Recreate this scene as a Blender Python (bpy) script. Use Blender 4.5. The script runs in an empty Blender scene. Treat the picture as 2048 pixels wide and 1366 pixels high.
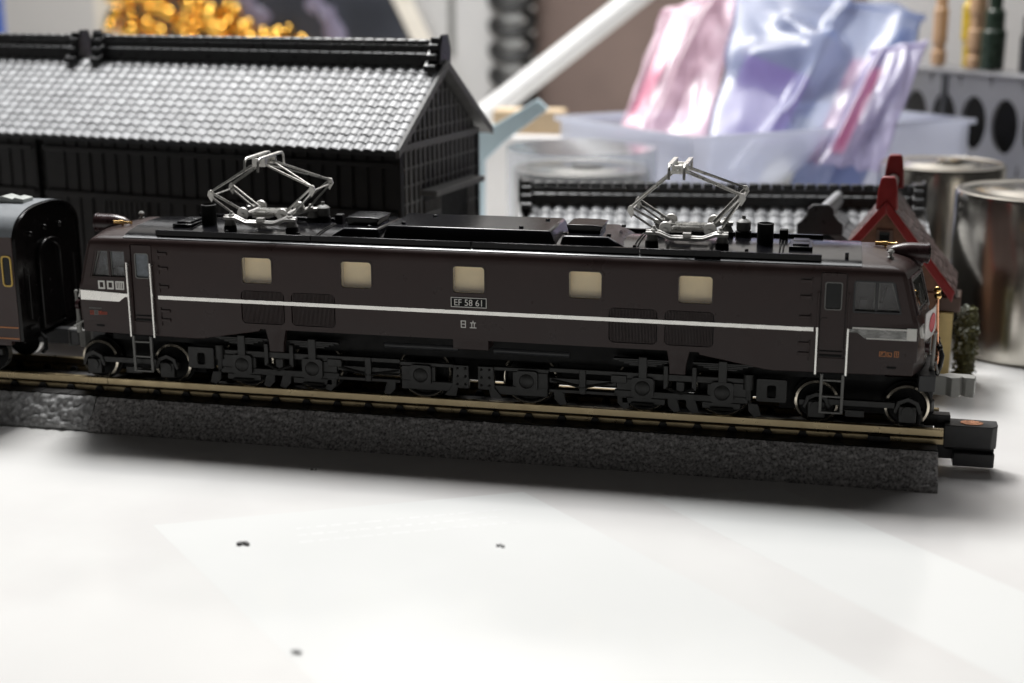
import bpy, bmesh, math, random
from mathutils import Vector, Matrix, noise
random.seed(7)
PI = math.pi
scene = bpy.context.scene
COL = scene.collection
# units: 1 Blender unit = 1 millimetre of the real model railway
scene.unit_settings.system = 'METRIC'; scene.unit_settings.scale_length = 0.001

# ------------------------------------------------------------------ camera
YAW, PITCH, ROLL = .2229, .2542, -.0041
CAM = Vector((49.5727, -200.3336, 67.9972))
_f = Vector((-math.sin(YAW)*math.cos(PITCH), math.cos(YAW)*math.cos(PITCH), -math.sin(PITCH)))
_r = Vector((math.cos(YAW), math.sin(YAW), 0)); _u = _r.cross(_f)
R_ = math.cos(ROLL)*_r + math.sin(ROLL)*_u; U_ = -math.sin(ROLL)*_r + math.cos(ROLL)*_u
cd = bpy.data.cameras.new('camera'); cam = bpy.data.objects.new('camera', cd); COL.objects.link(cam)
cam.matrix_world = Matrix(((R_.x, U_.x, -_f.x, CAM.x), (R_.y, U_.y, -_f.y, CAM.y), (R_.z, U_.z, -_f.z, CAM.z), (0, 0, 0, 1)))
cd.sensor_width = 36; cd.lens = 50.0; cd.clip_start = 5; cd.clip_end = 5000
cd.dof.use_dof = True; cd.dof.focus_distance = 204; cd.dof.aperture_fstop = 0.0188; cd.dof.aperture_blades = 9
scene.camera = cam
# ------------------------------------------------------------------ world + lamps
w = bpy.data.worlds.new('World'); scene.world = w; w.use_nodes = True
bg = w.node_tree.nodes['Background']; bg.inputs[0].default_value = (1, .97, .94, 1); bg.inputs[1].default_value = .022
def area_lamp(name, loc, target, sx, sy, power, color):
    l = bpy.data.lights.new(name, 'AREA'); l.shape = 'RECTANGLE'; l.size = sx; l.size_y = sy; l.energy = power; l.color = color
    o = bpy.data.objects.new(name, l); COL.objects.link(o); o.location = loc
    o.rotation_euler = (Vector(target)-Vector(loc)).to_track_quat('-Z', 'Y').to_euler()
    return o
area_lamp('strip_lamp', (-85, 152, 332), (-85, 60, 0), 470, 76, 0.96e6, (.99, .995, 1))
area_lamp('desk_lamp', (-92, 150, 329), (-60, 0, 0), 95, 80, 1.14e6, (1, .995, .985))
area_lamp('wall_fill', (-130, 430, 600), (-110, 600, 60), 300, 200, 4.2e6, (1, .97, .93))  # unseen fill light added to brighten the wall and background
scene.view_settings.view_transform = 'Standard'; scene.view_settings.look = 'None'
scene.view_settings.exposure = 0; scene.view_settings.gamma = 1
scene.cycles.max_bounces = 10; scene.cycles.transparent_max_bounces = 16

# ------------------------------------------------------------------ materials
def mat(name, col, rough=.5, metal=0, vary=.15, vscale=.8, bump=0, bscale=4, spec=.5, coat=0, alpha=1, trans=0, ior=1.45, rvary=.08, dirt=None):
    m = bpy.data.materials.new(name); m.use_nodes = True
    nt = m.node_tree; b = nt.nodes['Principled BSDF']
    b.inputs['Roughness'].default_value = rough; b.inputs['Metallic'].default_value = metal
    b.inputs['Specular IOR Level'].default_value = spec; b.inputs['Coat Weight'].default_value = coat
    b.inputs['Transmission Weight'].default_value = trans; b.inputs['IOR'].default_value = ior
    b.inputs['Alpha'].default_value = alpha; b.inputs['Base Color'].default_value = (*col, 1)
    tc = nt.nodes.new('ShaderNodeTexCoord')
    if vary or rvary:
        n = nt.nodes.new('ShaderNodeTexNoise'); n.inputs['Scale'].default_value = vscale; n.inputs['Detail'].default_value = 6
        nt.links.new(tc.outputs['Object'], n.inputs['Vector'])
        mr = nt.nodes.new('ShaderNodeMapRange'); mr.inputs[1].default_value = .3; mr.inputs[2].default_value = .7
        mr.inputs[3].default_value = 1-vary; mr.inputs[4].default_value = 1+vary
        nt.links.new(n.outputs['Fac'], mr.inputs[0])
        mx = nt.nodes.new('ShaderNodeVectorMath'); mx.operation = 'SCALE'; mx.inputs[0].default_value = col
        nt.links.new(mr.outputs[0], mx.inputs['Scale']); src = mx.outputs[0]
        if dirt:
            dn = nt.nodes.new('ShaderNodeTexNoise'); dn.inputs['Scale'].default_value = dirt[1]; dn.inputs['Detail'].default_value = 8
            nt.links.new(tc.outputs['Object'], dn.inputs['Vector'])
            dr = nt.nodes.new('ShaderNodeMapRange'); dr.inputs[1].default_value = dirt[2]; dr.inputs[2].default_value = dirt[2]+(.25 if dirt[1] < .1 else .1)
            nt.links.new(dn.outputs['Fac'], dr.inputs[0])
            mm = nt.nodes.new('ShaderNodeMix'); mm.data_type = 'RGBA'
            nt.links.new(dr.outputs[0], mm.inputs[0]); nt.links.new(src, mm.inputs[6]); mm.inputs[7].default_value = (*dirt[0], 1)
            src = mm.outputs[2]
        nt.links.new(src, b.inputs['Base Color'])
        rr = nt.nodes.new('ShaderNodeMapRange'); rr.inputs[1].default_value = .3; rr.inputs[2].default_value = .7
        rr.inputs[3].default_value = max(.02, rough-rvary); rr.inputs[4].default_value = min(1, rough+rvary)
        nt.links.new(n.outputs['Fac'], rr.inputs[0]); nt.links.new(rr.outputs[0], b.inputs['Roughness'])
    if bump:
        bn = nt.nodes.new('ShaderNodeTexNoise'); bn.inputs['Scale'].default_value = bscale; bn.inputs['Detail'].default_value = 4
        nt.links.new(tc.outputs['Object'], bn.inputs['Vector'])
        bp = nt.nodes.new('ShaderNodeBump'); bp.inputs['Strength'].default_value = bump; bp.inputs['Distance'].default_value = .1
        nt.links.new(bn.outputs['Fac'], bp.inputs['Height']); nt.links.new(bp.outputs[0], b.inputs['Normal'])
    return m
def per_piece(m, amt):
    nt = m.node_tree; b = nt.nodes['Principled BSDF']; src = b.inputs['Base Color'].links[0].from_socket
    oi = nt.nodes.new('ShaderNodeObjectInfo'); ge = nt.nodes.new('ShaderNodeNewGeometry')
    ad = nt.nodes.new('ShaderNodeMath'); ad.operation = 'ADD'; nt.links.new(oi.outputs['Random'], ad.inputs[0]); nt.links.new(ge.outputs['Random Per Island'], ad.inputs[1])
    fr = nt.nodes.new('ShaderNodeMath'); fr.operation = 'FRACT'; nt.links.new(ad.outputs[0], fr.inputs[0])
    mr = nt.nodes.new('ShaderNodeMapRange'); mr.inputs[3].default_value = 1-amt; mr.inputs[4].default_value = 1+amt; nt.links.new(fr.outputs[0], mr.inputs[0])
    sc = nt.nodes.new('ShaderNodeVectorMath'); sc.operation = 'SCALE'; nt.links.new(src, sc.inputs[0]); nt.links.new(mr.outputs[0], sc.inputs['Scale']); nt.links.new(sc.outputs[0], b.inputs['Base Color'])
    return m
def film(name, col, clear=.6, rough=.15, bump=.5, bscale=.08, gl_rough=None):
    """thin translucent plastic: part see-through, part scattering, glossy"""
    m = bpy.data.materials.new(name); m.use_nodes = True; nt = m.node_tree
    b = nt.nodes['Principled BSDF']; out = nt.nodes['Material Output']
    b.inputs['Base Color'].default_value = (*col, 1); b.inputs['Roughness'].default_value = rough
    tr = nt.nodes.new('ShaderNodeBsdfTransparent'); tr.inputs[0].default_value = (*[.5+.5*c for c in col], 1)
    tl = nt.nodes.new('ShaderNodeBsdfTranslucent'); tl.inputs[0].default_value = (*col, 1)
    m1 = nt.nodes.new('ShaderNodeMixShader'); m1.inputs[0].default_value = .4
    nt.links.new(b.outputs[0], m1.inputs[1]); nt.links.new(tl.outputs[0], m1.inputs[2])
    m2 = nt.nodes.new('ShaderNodeMixShader'); m2.inputs[0].default_value = clear
    nt.links.new(m1.outputs[0], m2.inputs[1]); nt.links.new(tr.outputs[0], m2.inputs[2])
    gl = nt.nodes.new('ShaderNodeBsdfGlossy'); gl.inputs['Roughness'].default_value = gl_rough or rough
    fr = nt.nodes.new('ShaderNodeFresnel'); ge = nt.nodes.new('ShaderNodeNewGeometry'); ir = nt.nodes.new('ShaderNodeMapRange'); ir.inputs[3].default_value = 1.5; ir.inputs[4].default_value = 1/1.5
    nt.links.new(ge.outputs['Backfacing'], ir.inputs[0]); nt.links.new(ir.outputs[0], fr.inputs[0])
    m3 = nt.nodes.new('ShaderNodeMixShader'); nt.links.new(fr.outputs[0], m3.inputs[0])
    nt.links.new(m2.outputs[0], m3.inputs[1]); nt.links.new(gl.outputs[0], m3.inputs[2])
    nt.links.new(m3.outputs[0], out.inputs[0])
    if bump:
        tc = nt.nodes.new('ShaderNodeTexCoord'); bn = nt.nodes.new('ShaderNodeTexNoise'); bn.inputs['Scale'].default_value = bscale
        bn.inputs['Detail'].default_value = 3; nt.links.new(tc.outputs['Object'], bn.inputs['Vector'])
        bp = nt.nodes.new('ShaderNodeBump'); bp.inputs['Strength'].default_value = bump; bp.inputs['Distance'].default_value = 3
        nt.links.new(bn.outputs['Fac'], bp.inputs['Height'])
        for n in (b, gl, fr): nt.links.new(bp.outputs[0], n.inputs['Normal'])
    return m
M = dict(
 brown=mat('brown_paint', (.036, .0222, .0208), .32, vary=.09, vscale=.25, bump=.12, bscale=9, rvary=.06, spec=.36),
 brown2=mat('dull_brown_paint', (.036, .0225, .021), .5, vary=.08, bump=.1, bscale=9),
 maroon=mat('maroon_paint', (.036, .018, .019), .27, vary=.06, bump=.1, bscale=8),
 black=mat('black_roof_plastic', (.005, .005, .0065), .17, vary=.1, bump=.03, bscale=5, spec=.34, rvary=.03),
 blackm=mat('matt_black_plastic', (.005, .005, .005), .6, vary=.15, spec=.25),
 frame=mat('dark_grey_plastic', (.021, .021, .0195), .42, vary=.3, vscale=1.2, bump=.2, bscale=10),
 grey=mat('grey_plastic', (.19, .19, .18), .45, vary=.1, bump=.1),
 lgrey=mat('light_grey_plastic', (.32, .32, .30), .4, vary=.06, bump=.1),
 dgrey=mat('charcoal_plastic', (.034, .035, .037), .4, vary=.12, bump=.12),
 white=mat('white_paint', (.76, .75, .71), .35, vary=.04, vscale=3),
 foil=mat('bright_stripe_foil', (.86, .85, .81), .26, .9, vary=.03, vscale=.6),
 chrome_darkened=mat('strip_metal_dark_reflection', (.17, .17, .165), .18, 1, vary=.3, vscale=1.1, bump=.5, bscale=2),  # base darkened to paint in the dark reflection on the right-hand plates
 cream=mat('cream_blind', (.95, .77, .46), .4, vary=.03, coat=.4),
 liner=mat('clear_window_edge', (.62, .55, .42), .3, vary=.05),
 glass=mat('cab_glass', (.008, .01, .01), .05, vary=0, rvary=0, spec=.35),
 cab_lit=mat('cab_interior', (.16, .18, .2), .5, vary=.3, vscale=1.3),  # lighter copy for the left cab, painting in the light inside it
 cab_shade=mat('shaded_cab_interior', (.02, .02, .02), .5),  # darker copy of the same interior, painting in the right cab's shade
 silver=mat('silver_metal', (.62, .61, .58), .32, .85, vary=.08, vscale=2),
 silverp=mat('pale_grey_cast_metal', (.52, .51, .49), .42, .45, vary=.1, vscale=2),
 nickel=mat('bright_nickel', (.82, .75, .62), .2, 1, vary=.05),
 rail=mat('rail_nickel_brass', (.56, .45, .27), .34, .85, vary=.14, vscale=.5, rvary=.1, dirt=((.12, .1, .08), 1.6, .70)),
 brass=mat('brass', (.85, .55, .22), .22, 1, vary=.05),
 copper=mat('copper', (.85, .42, .25), .3, 1, vary=.1),
 ballast=mat('ballast_grey', (.42, .405, .40), .6, vary=.7, vscale=2.6, rvary=.1, bump=.5, bscale=5),
 ballast2=mat('glossy_ballast_grey', (.46, .46, .46), .24, vary=.3, vscale=1.5, bump=.2, bscale=3),
 sleeper=mat('sleeper_black', (.014, .013, .013), .5, vary=.2),
 roofg=mat('coach_roof_grey', (.2, .215, .23), .42, vary=.06, bump=.1),
 ventg=mat('vent_pale_grey', (.40, .42, .40), .45, vary=.08),
 coach=mat('coach_brown', (.055, .036, .034), .4, vary=.06, bump=.1),
 coachend=mat('coach_end_gloss', (.006, .005, .005), .2, vary=.1, spec=.3),
 yellow=mat('yellow_frame', (.62, .42, .10), .45, vary=.05),
 orange=mat('orange_print', (.55, .22, .08), .5, vary=.05),
 redp=mat('red_print', (.45, .08, .04), .5, vary=.05),
 flagw=mat('flag_white', (.8, .78, .76), .5, vary=.02), flagr=mat('flag_red', (.62, .02, .04), .5, vary=.02),
 tile=mat('roof_tile_grey', (.27, .275, .285), .45, vary=.10, vscale=.5, rvary=.06, spec=.52),
 ridge=mat('ridge_tile_black', (.02, .02, .021), .33, vary=.15),
 wood=mat('dark_plank', (.0075, .0072, .0072), .6, vary=.3, vscale=.7, bump=.3, bscale=2),
 lattice=mat('lattice_grey', (.13, .128, .125), .55, vary=.2, vscale=1),
 gable=mat('gable_dark', (.03, .03, .03), .6, vary=.2),
 red=mat('red_roof', (.20, .011, .011), .38, vary=.1, bump=.2),
 shingle=mat('worn_shingle', (.12, .085, .08), .42, vary=.35, vscale=1.5),
 tan=mat('tan_wall', (.13, .06, .032), .55, vary=.25, vscale=.8, bump=.3),
 dbrown=mat('porch_brown', (.1, .06, .045), .5, vary=.15),
 ochre=mat('ochre_trim', (.62, .47, .2), .5, vary=.08),
 leaf=mat('hedge_leaf', (.13, .125, .05), .55, vary=.5, vscale=1.2),
 leafp=mat('hedge_flock', (.46, .48, .42), .6, vary=.3, vscale=1.2),
 steel=mat('polished_tin', (.66, .63, .57), .2, 1, vary=.06, vscale=.15, rvary=.03),
 tabl=mat('white_table_sheet', (.80, .795, .78), .16, vary=.035, vscale=.03, rvary=.05, bump=.06, bscale=.25, dirt=((.705, .685, .675), .021, .47)),
 paper=mat('paper', (.805, .812, .80), .16, vary=.02, vscale=.03),
 ink=mat('faded_ink', (.70, .705, .70), .5, vary=.05), speck=mat('debris', (.13, .13, .13), .5), speckp=mat('pale_debris', (.42, .42, .42), .5),
 wall=mat('grey_white_wall', (.72, .71, .70), .6, vary=.05, vscale=.01),
 board=mat('brown_board', (.20, .145, .125), .6, vary=.12, vscale=.04),
 cover=mat('notebook_cover', (.58, .575, .57), .5, vary=.04, vscale=.05),
 coil=mat('black_coil', (.02, .02, .02), .45),
 bluec=mat('pale_blue_card', (.58, .72, .78), .4, vary=.04, vscale=.1),
 blueb=mat('blue_box', (.05, .12, .45), .4, vary=.05, vscale=.1),
 pine=mat('pale_wood', (.80, .75, .66), .5, vary=.1, vscale=.1), block=mat('tan_wood', (.58, .44, .28), .5, vary=.1, vscale=.1),
 slate=mat('slate_panel', (.045, .05, .065), .4, vary=.4, vscale=.03),
 gold=mat('gold_bead', (.85, .50, .10), .09, 1, vary=.1, vscale=.1),
 rod=mat('white_rod', (.74, .74, .73), .4, vary=.04, vscale=.1),
 rackm=mat('rack_aluminium', (.26, .26, .27), .4, .5, vary=.08, vscale=.1),
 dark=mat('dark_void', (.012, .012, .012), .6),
 pane=film('clear_pane', (.97, .97, .97), .99, .04, 0), tray=film('tray_plastic', (.84, .86, .93), .42, .2, .1), sleeve=film('clear_sleeve', (.85, .87, .9), .86, .1, 0),
 bagb=film('blue_film', (.44, .51, .72), .58, .3, .12, .05, .3), bagp=film('pink_film', (.82, .62, .72), .58, .3, .12, .05, .3),
 bagc=film('clear_film', (.60, .56, .74), .5, .3, .12, .06, .3),
 pinkc=mat('pink_card', (.72, .07, .22), .4, vary=.06, vscale=.1), mauve=mat('mauve_card', (.38, .20, .46), .4, vary=.08, vscale=.08),
 glarec=mat('glare_white', (.66, .66, .63), .5, vary=.04, vscale=.1), blued=mat('blue_card', (.16, .24, .45), .4, vary=.1, vscale=.1),
 toolw=mat('tool_wood', (.52, .33, .19), .45, vary=.1, vscale=.2), toolg=mat('tool_green_black', (.02, .035, .022), .3), tooly=mat('tool_yellow', (.6, .42, .03), .4), toolk=mat('tool_black', (.02, .02, .022), .35),
)

per_piece(M['tile'], .22); per_piece(M['shingle'], .3); per_piece(M['ridge'], .3); per_piece(M['lattice'], .15)
# ------------------------------------------------------------------ mesh helpers
class MB:
    def __init__(s): s.v = []; s.f = []; s.M = Matrix.Identity(4)
    def add(s, vs, fs):
        b = len(s.v); s.v += [s.M @ Vector(p) for p in vs]; s.f += [tuple(i+b for i in q) for q in fs]; return s
    def box(s, x0, x1, y0, y1, z0, z1):
        vs = [(x, y, z) for z in (z0, z1) for y in (y0, y1) for x in (x0, x1)]
        return s.add(vs, [(0, 2, 3, 1), (4, 5, 7, 6), (0, 1, 5, 4), (2, 6, 7, 3), (0, 4, 6, 2), (1, 3, 7, 5)])
    def bar(s, p, q, a, b=None):                     # square-section bar
        return s.tube([p, q], a, 4)
    def tube(s, pts, r, n=8, caps=True):
        pts = [Vector(p) for p in pts]; rs = r if isinstance(r, (list, tuple)) else [r]*len(pts)
        vs = []; fs = []; prev = None
        for i, p in enumerate(pts):
            t = (pts[min(i+1, len(pts)-1)]-pts[max(i-1, 0)]).normalized()
            if prev is None:
                a = Vector((0, 0, 1)) if abs(t.z) < .9 else Vector((1, 0, 0)); u = t.cross(a).normalized()
            else: u = (prev - t*prev.dot(t)).normalized()
            prev = u; v = t.cross(u)
            off = PI/4 if n == 4 else 0
            for k in range(n):
                an = 2*PI*k/n+off; vs.append(p+u*(math.cos(an)*rs[i])+v*(math.sin(an)*rs[i]))
        for i in range(len(pts)-1):
            for k in range(n): fs.append((i*n+k, i*n+(k+1) % n, (i+1)*n+(k+1) % n, (i+1)*n+k))
        if caps: fs += [tuple(range(n))[::-1], tuple((len(pts)-1)*n+k for k in range(n))]
        return s.add(vs, fs)
    def cyl(s, p, q, r0, r1=None, n=20): return s.tube([p, q], [r0, r0 if r1 is None else r1], n)
    def lathe(s, prof, org=(0, 0, 0), axis='z', n=24):  # prof: (r, h)
        vs = []; fs = []; o = Vector(org)
        for r, h in prof:
            for k in range(n):
                c, d = math.cos(2*PI*k/n)*r, math.sin(2*PI*k/n)*r
                vs.append(o+(Vector((c, d, h)) if axis == 'z' else Vector((h, c, d)) if axis == 'x' else Vector((d, h, c))))
        for i in range(len(prof)-1):
            for k in range(n): fs.append((i*n+k, i*n+(k+1) % n, (i+1)*n+(k+1) % n, (i+1)*n+k))
        fs += [tuple(range(n))[::-1], tuple((len(prof)-1)*n+k for k in range(n))]
        return s.add(vs, fs)
    def prism(s, poly, a, b, plane='xz'):            # polygon extruded between a and b
        n = len(poly)
        def P(p, d): return (p[0], d, p[1]) if plane == 'xz' else (p[0], p[1], d) if plane == 'xy' else (d, p[0], p[1])
        vs = [P(p, a) for p in poly]+[P(p, b) for p in poly]
        return s.add(vs, [tuple(range(n)), tuple(range(2*n-1, n-1, -1))]+[(i, i+n, (i+1) % n+n, (i+1) % n) for i in range(n)])
    def plate(s, outer, inner, a, b, plane='xz'):    # frame between two loops with the same count
        n = len(outer)
        def P(p, d): return (p[0], d, p[1]) if plane == 'xz' else (p[0], p[1], d) if plane == 'xy' else (d, p[0], p[1])
        vs = [P(p, d) for d in (a, b) for L in (outer, inner) for p in L]
        fs = []
        for i in range(n):
            j = (i+1) % n
            fs += [(i, j, n+j, n+i), (2*n+i, 3*n+i, 3*n+j, 2*n+j), (i, 2*n+i, 2*n+j, j), (n+i, n+j, 3*n+j, 3*n+i)]
        return s.add(vs, fs)
    def sphere(s, c, r, n=10, sq=(1, 1, 1)):
        vs = []; fs = []; m = max(4, n//2)
        for i in range(m+1):
            a = PI*i/m
            for k in range(n): vs.append((c[0]+sq[0]*r*math.sin(a)*math.cos(2*PI*k/n), c[1]+sq[1]*r*math.sin(a)*math.sin(2*PI*k/n), c[2]+sq[2]*r*math.cos(a)))
        for i in range(m):
            for k in range(n): fs.append((i*n+k, i*n+(k+1) % n, (i+1)*n+(k+1) % n, (i+1)*n+k))
        return s.add(vs, fs)
    def grid(s, fn, nu, nv, flip=False):
        vs = [fn(i/nu, j/nv) for j in range(nv+1) for i in range(nu+1)]; W = nu+1
        fs = [(j*W+i, j*W+i+1, (j+1)*W+i+1, (j+1)*W+i) for j in range(nv) for i in range(nu)]
        return s.add(vs, [q[::-1] for q in fs] if flip else fs)
    def mesh(s, name, m, ang=38):
        me = bpy.data.meshes.new(name); me.from_pydata([tuple(p) for p in s.v], [], s.f); me.update()
        bm = bmesh.new(); bm.from_mesh(me); bmesh.ops.remove_doubles(bm, verts=bm.verts, dist=1e-5)
        bmesh.ops.recalc_face_normals(bm, faces=bm.faces); bm.to_mesh(me); bm.free()
        if ang: me.shade_smooth(); me.set_sharp_from_angle(angle=math.radians(ang))
        me.materials.append(m); return me
def rrect(x0, x1, z0, z1, r, k=4):
    P = []
    for cx, cz, a0 in ((x1-r, z1-r, 0), (x0+r, z1-r, 90), (x0+r, z0+r, 180), (x1-r, z0+r, 270)):
        for i in range(k+1):
            a = math.radians(a0+90*i/k); P.append((cx+r*math.cos(a), cz+r*math.sin(a)))
    return P
PIV = {}
def link(name, me, parent=None, bevel=0, seg=2):
    o = bpy.data.objects.new(name, me); COL.objects.link(o)
    if parent:
        o.parent = parent
        if parent.name in PIV: o.matrix_parent_inverse = PIV[parent.name]
    if bevel:
        b = o.modifiers.new('bevel', 'BEVEL'); b.width = bevel; b.segments = seg; b.limit_method = 'ANGLE'; b.angle_limit = math.radians(40)
    return o
def part(name, mb, m, parent=None, bevel=0, ang=38, **kw):
    o = link(name, mb.mesh(name, M[m] if isinstance(m, str) else m, ang), parent, bevel)
    for k, v in kw.items(): o[k] = v
    return o
def thing(name, label, cat, loc=(0, 0, 0), rz=0, group=None, world=False):
    o = bpy.data.objects.new(name, None); COL.objects.link(o); o.empty_display_size = 1
    o.location = loc; o.rotation_euler = (0, 0, rz); o['label'] = label; o['category'] = cat
    if group: o['group'] = group
    if world: PIV[o.name] = (Matrix.Translation(loc) @ Matrix.Rotation(rz, 4, 'Z')).inverted()
    return o
def tag(o, label, cat, group=None):
    o['label'] = label; o['category'] = cat
    if group: o['group'] = group
    return o
def structure(name, mb, m, **kw):
    o = part(name, mb, m, **kw); o['kind'] = 'structure'; return o

# ================================================================== SETTING
mb = MB(); mb.box(-700, 700, -420, 640, -20, 0); structure('table', mb, 'tabl')
mb = MB(); mb.box(-900, 900, 660, 680, -400, 700); structure('wall', mb, 'wall')

# ================================================================== LOCOMOTIVE
loco = thing('locomotive', 'dark brown electric locomotive with white waist line and two raised silver pantographs', 'locomotive', (0, 0, 6.7), world=True)
YB = 9.35
LEV = [(17.0, 9.35, 61.55, 2.3), (17.4, 9.35, 61.6, 2.4), (20, 9.35, 61.6, 2.4), (22.2, 9.35, 61.55, 2.4), (22.6, 9.35, 61.35, 2.4),
       (24, 9.35, 60.95, 2.4), (26, 9.35, 60.4, 2.4), (28, 9.35, 59.85, 2.4), (28.7, 9.35, 59.65, 2.4), (29.15, 9.27, 59.45, 2.4), (29.5, 9.05, 59.1, 2.35),
       (29.8, 8.65, 58.6, 2.3), (30.05, 8.0, 57.9, 2.2), (30.3, 6.9, 57.0, 1.9), (30.55, 5.2, 55.8, 1.5), (30.75, 3.2, 54.5, 1), (30.85, 1.0, 53.5, .3)]
def loop(z, w, xe, nose, n=24, k=14):
    L = []
    xr, xl = xe, -(xe-.75)
    c = min(.35, w*.1)
    for i in range(n+1): L.append((xl+c+(xr-xl-2*c)*i/n, -w, z))
    for i in range(k+1):
        v = -1+2*i/k; v *= .965; L.append((xr+nose*(1-math.sqrt(v*v+.02)+.07), v*w, z))
    for i in range(n+1): L.append((xr-c-(xr-xl-2*c)*i/n, w, z))
    for i in range(k+1):
        v = 1-2*i/k; v *= .965; L.append((xl-nose*(1-math.sqrt(v*v+.02)+.07), v*w, z))
    return L
mb = MB(); loops = [loop(*a) for a in LEV]; n = len(loops[0])
vs = [p for L in loops for p in L]; fs = []
for i in range(len(loops)-1):
    for k in range(n): fs.append((i*n+k, i*n+(k+1) % n, (i+1)*n+(k+1) % n, (i+1)*n+k))
fs += [tuple(range(n))[::-1], tuple((len(loops)-1)*n+k for k in range(n))]
mb.add(vs, fs); body_me = mb.mesh('body_shell', M['brown'], 30)
# recesses cut into the sides: windows, louvres, doors, cab windows
WX = [-32.05, -16.75, 0, 16.75, 32.05]
LOUV = [(-34.75, -27.95), (-26.9, -20.1), (20.1, 26.95), (27.9, 34.75)]
DOOR = [(-52.15, -48.6), (48.75, 52.3)]
CABW = [(-58.55, -52.95), (53.2, 59.0)]
cut = MB()
for s in (-1, 1):
    y = YB*s
    def hole(lp, d): cut.prism(lp, y-s*d, y+s*1.5)
    for x in WX: hole(rrect(x-2.37, x+2.37, 23.78, 27.75, .5), 1.35)
    for a, b in LOUV: hole(rrect(a, b, 17.75, 22.75, .75), .35)
    for a, b in DOOR: hole(rrect(a, b, 15, 29.0, .3), .35)
    hole([(-58.95, 23.75), (-58.85, 23.6), (-53.1, 23.6), (-52.9, 23.8), (-52.9, 27.7), (-53.2, 28.05), (-57.6, 28.05), (-57.9, 27.75)][::-1], 2.4)
    hole([(59.5, 23.75), (59.4, 23.6), (53.3, 23.6), (53.1, 23.8), (53.1, 27.7), (53.4, 28.05), (58.1, 28.05), (58.5, 27.75)], 2.4)
tmp = bpy.data.objects.new('tmp_body', body_me); COL.objects.link(tmp)
tc_ = bpy.data.objects.new('tmp_cut', cut.mesh('tmp_cut', M['brown'])); COL.objects.link(tc_)
bo = tmp.modifiers.new('b', 'BOOLEAN'); bo.object = tc_; bo.operation = 'DIFFERENCE'; bo.solver = 'EXACT'
dg = bpy.context.evaluated_depsgraph_get(); body2 = bpy.data.meshes.new_from_object(tmp.evaluated_get(dg)); body2.name = 'body_shell'
bpy.data.objects.remove(tmp); bpy.data.objects.remove(tc_)
body2.shade_smooth(); body2.set_sharp_from_angle(angle=math.radians(30))
body = link('body_shell', body2, loco)
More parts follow.
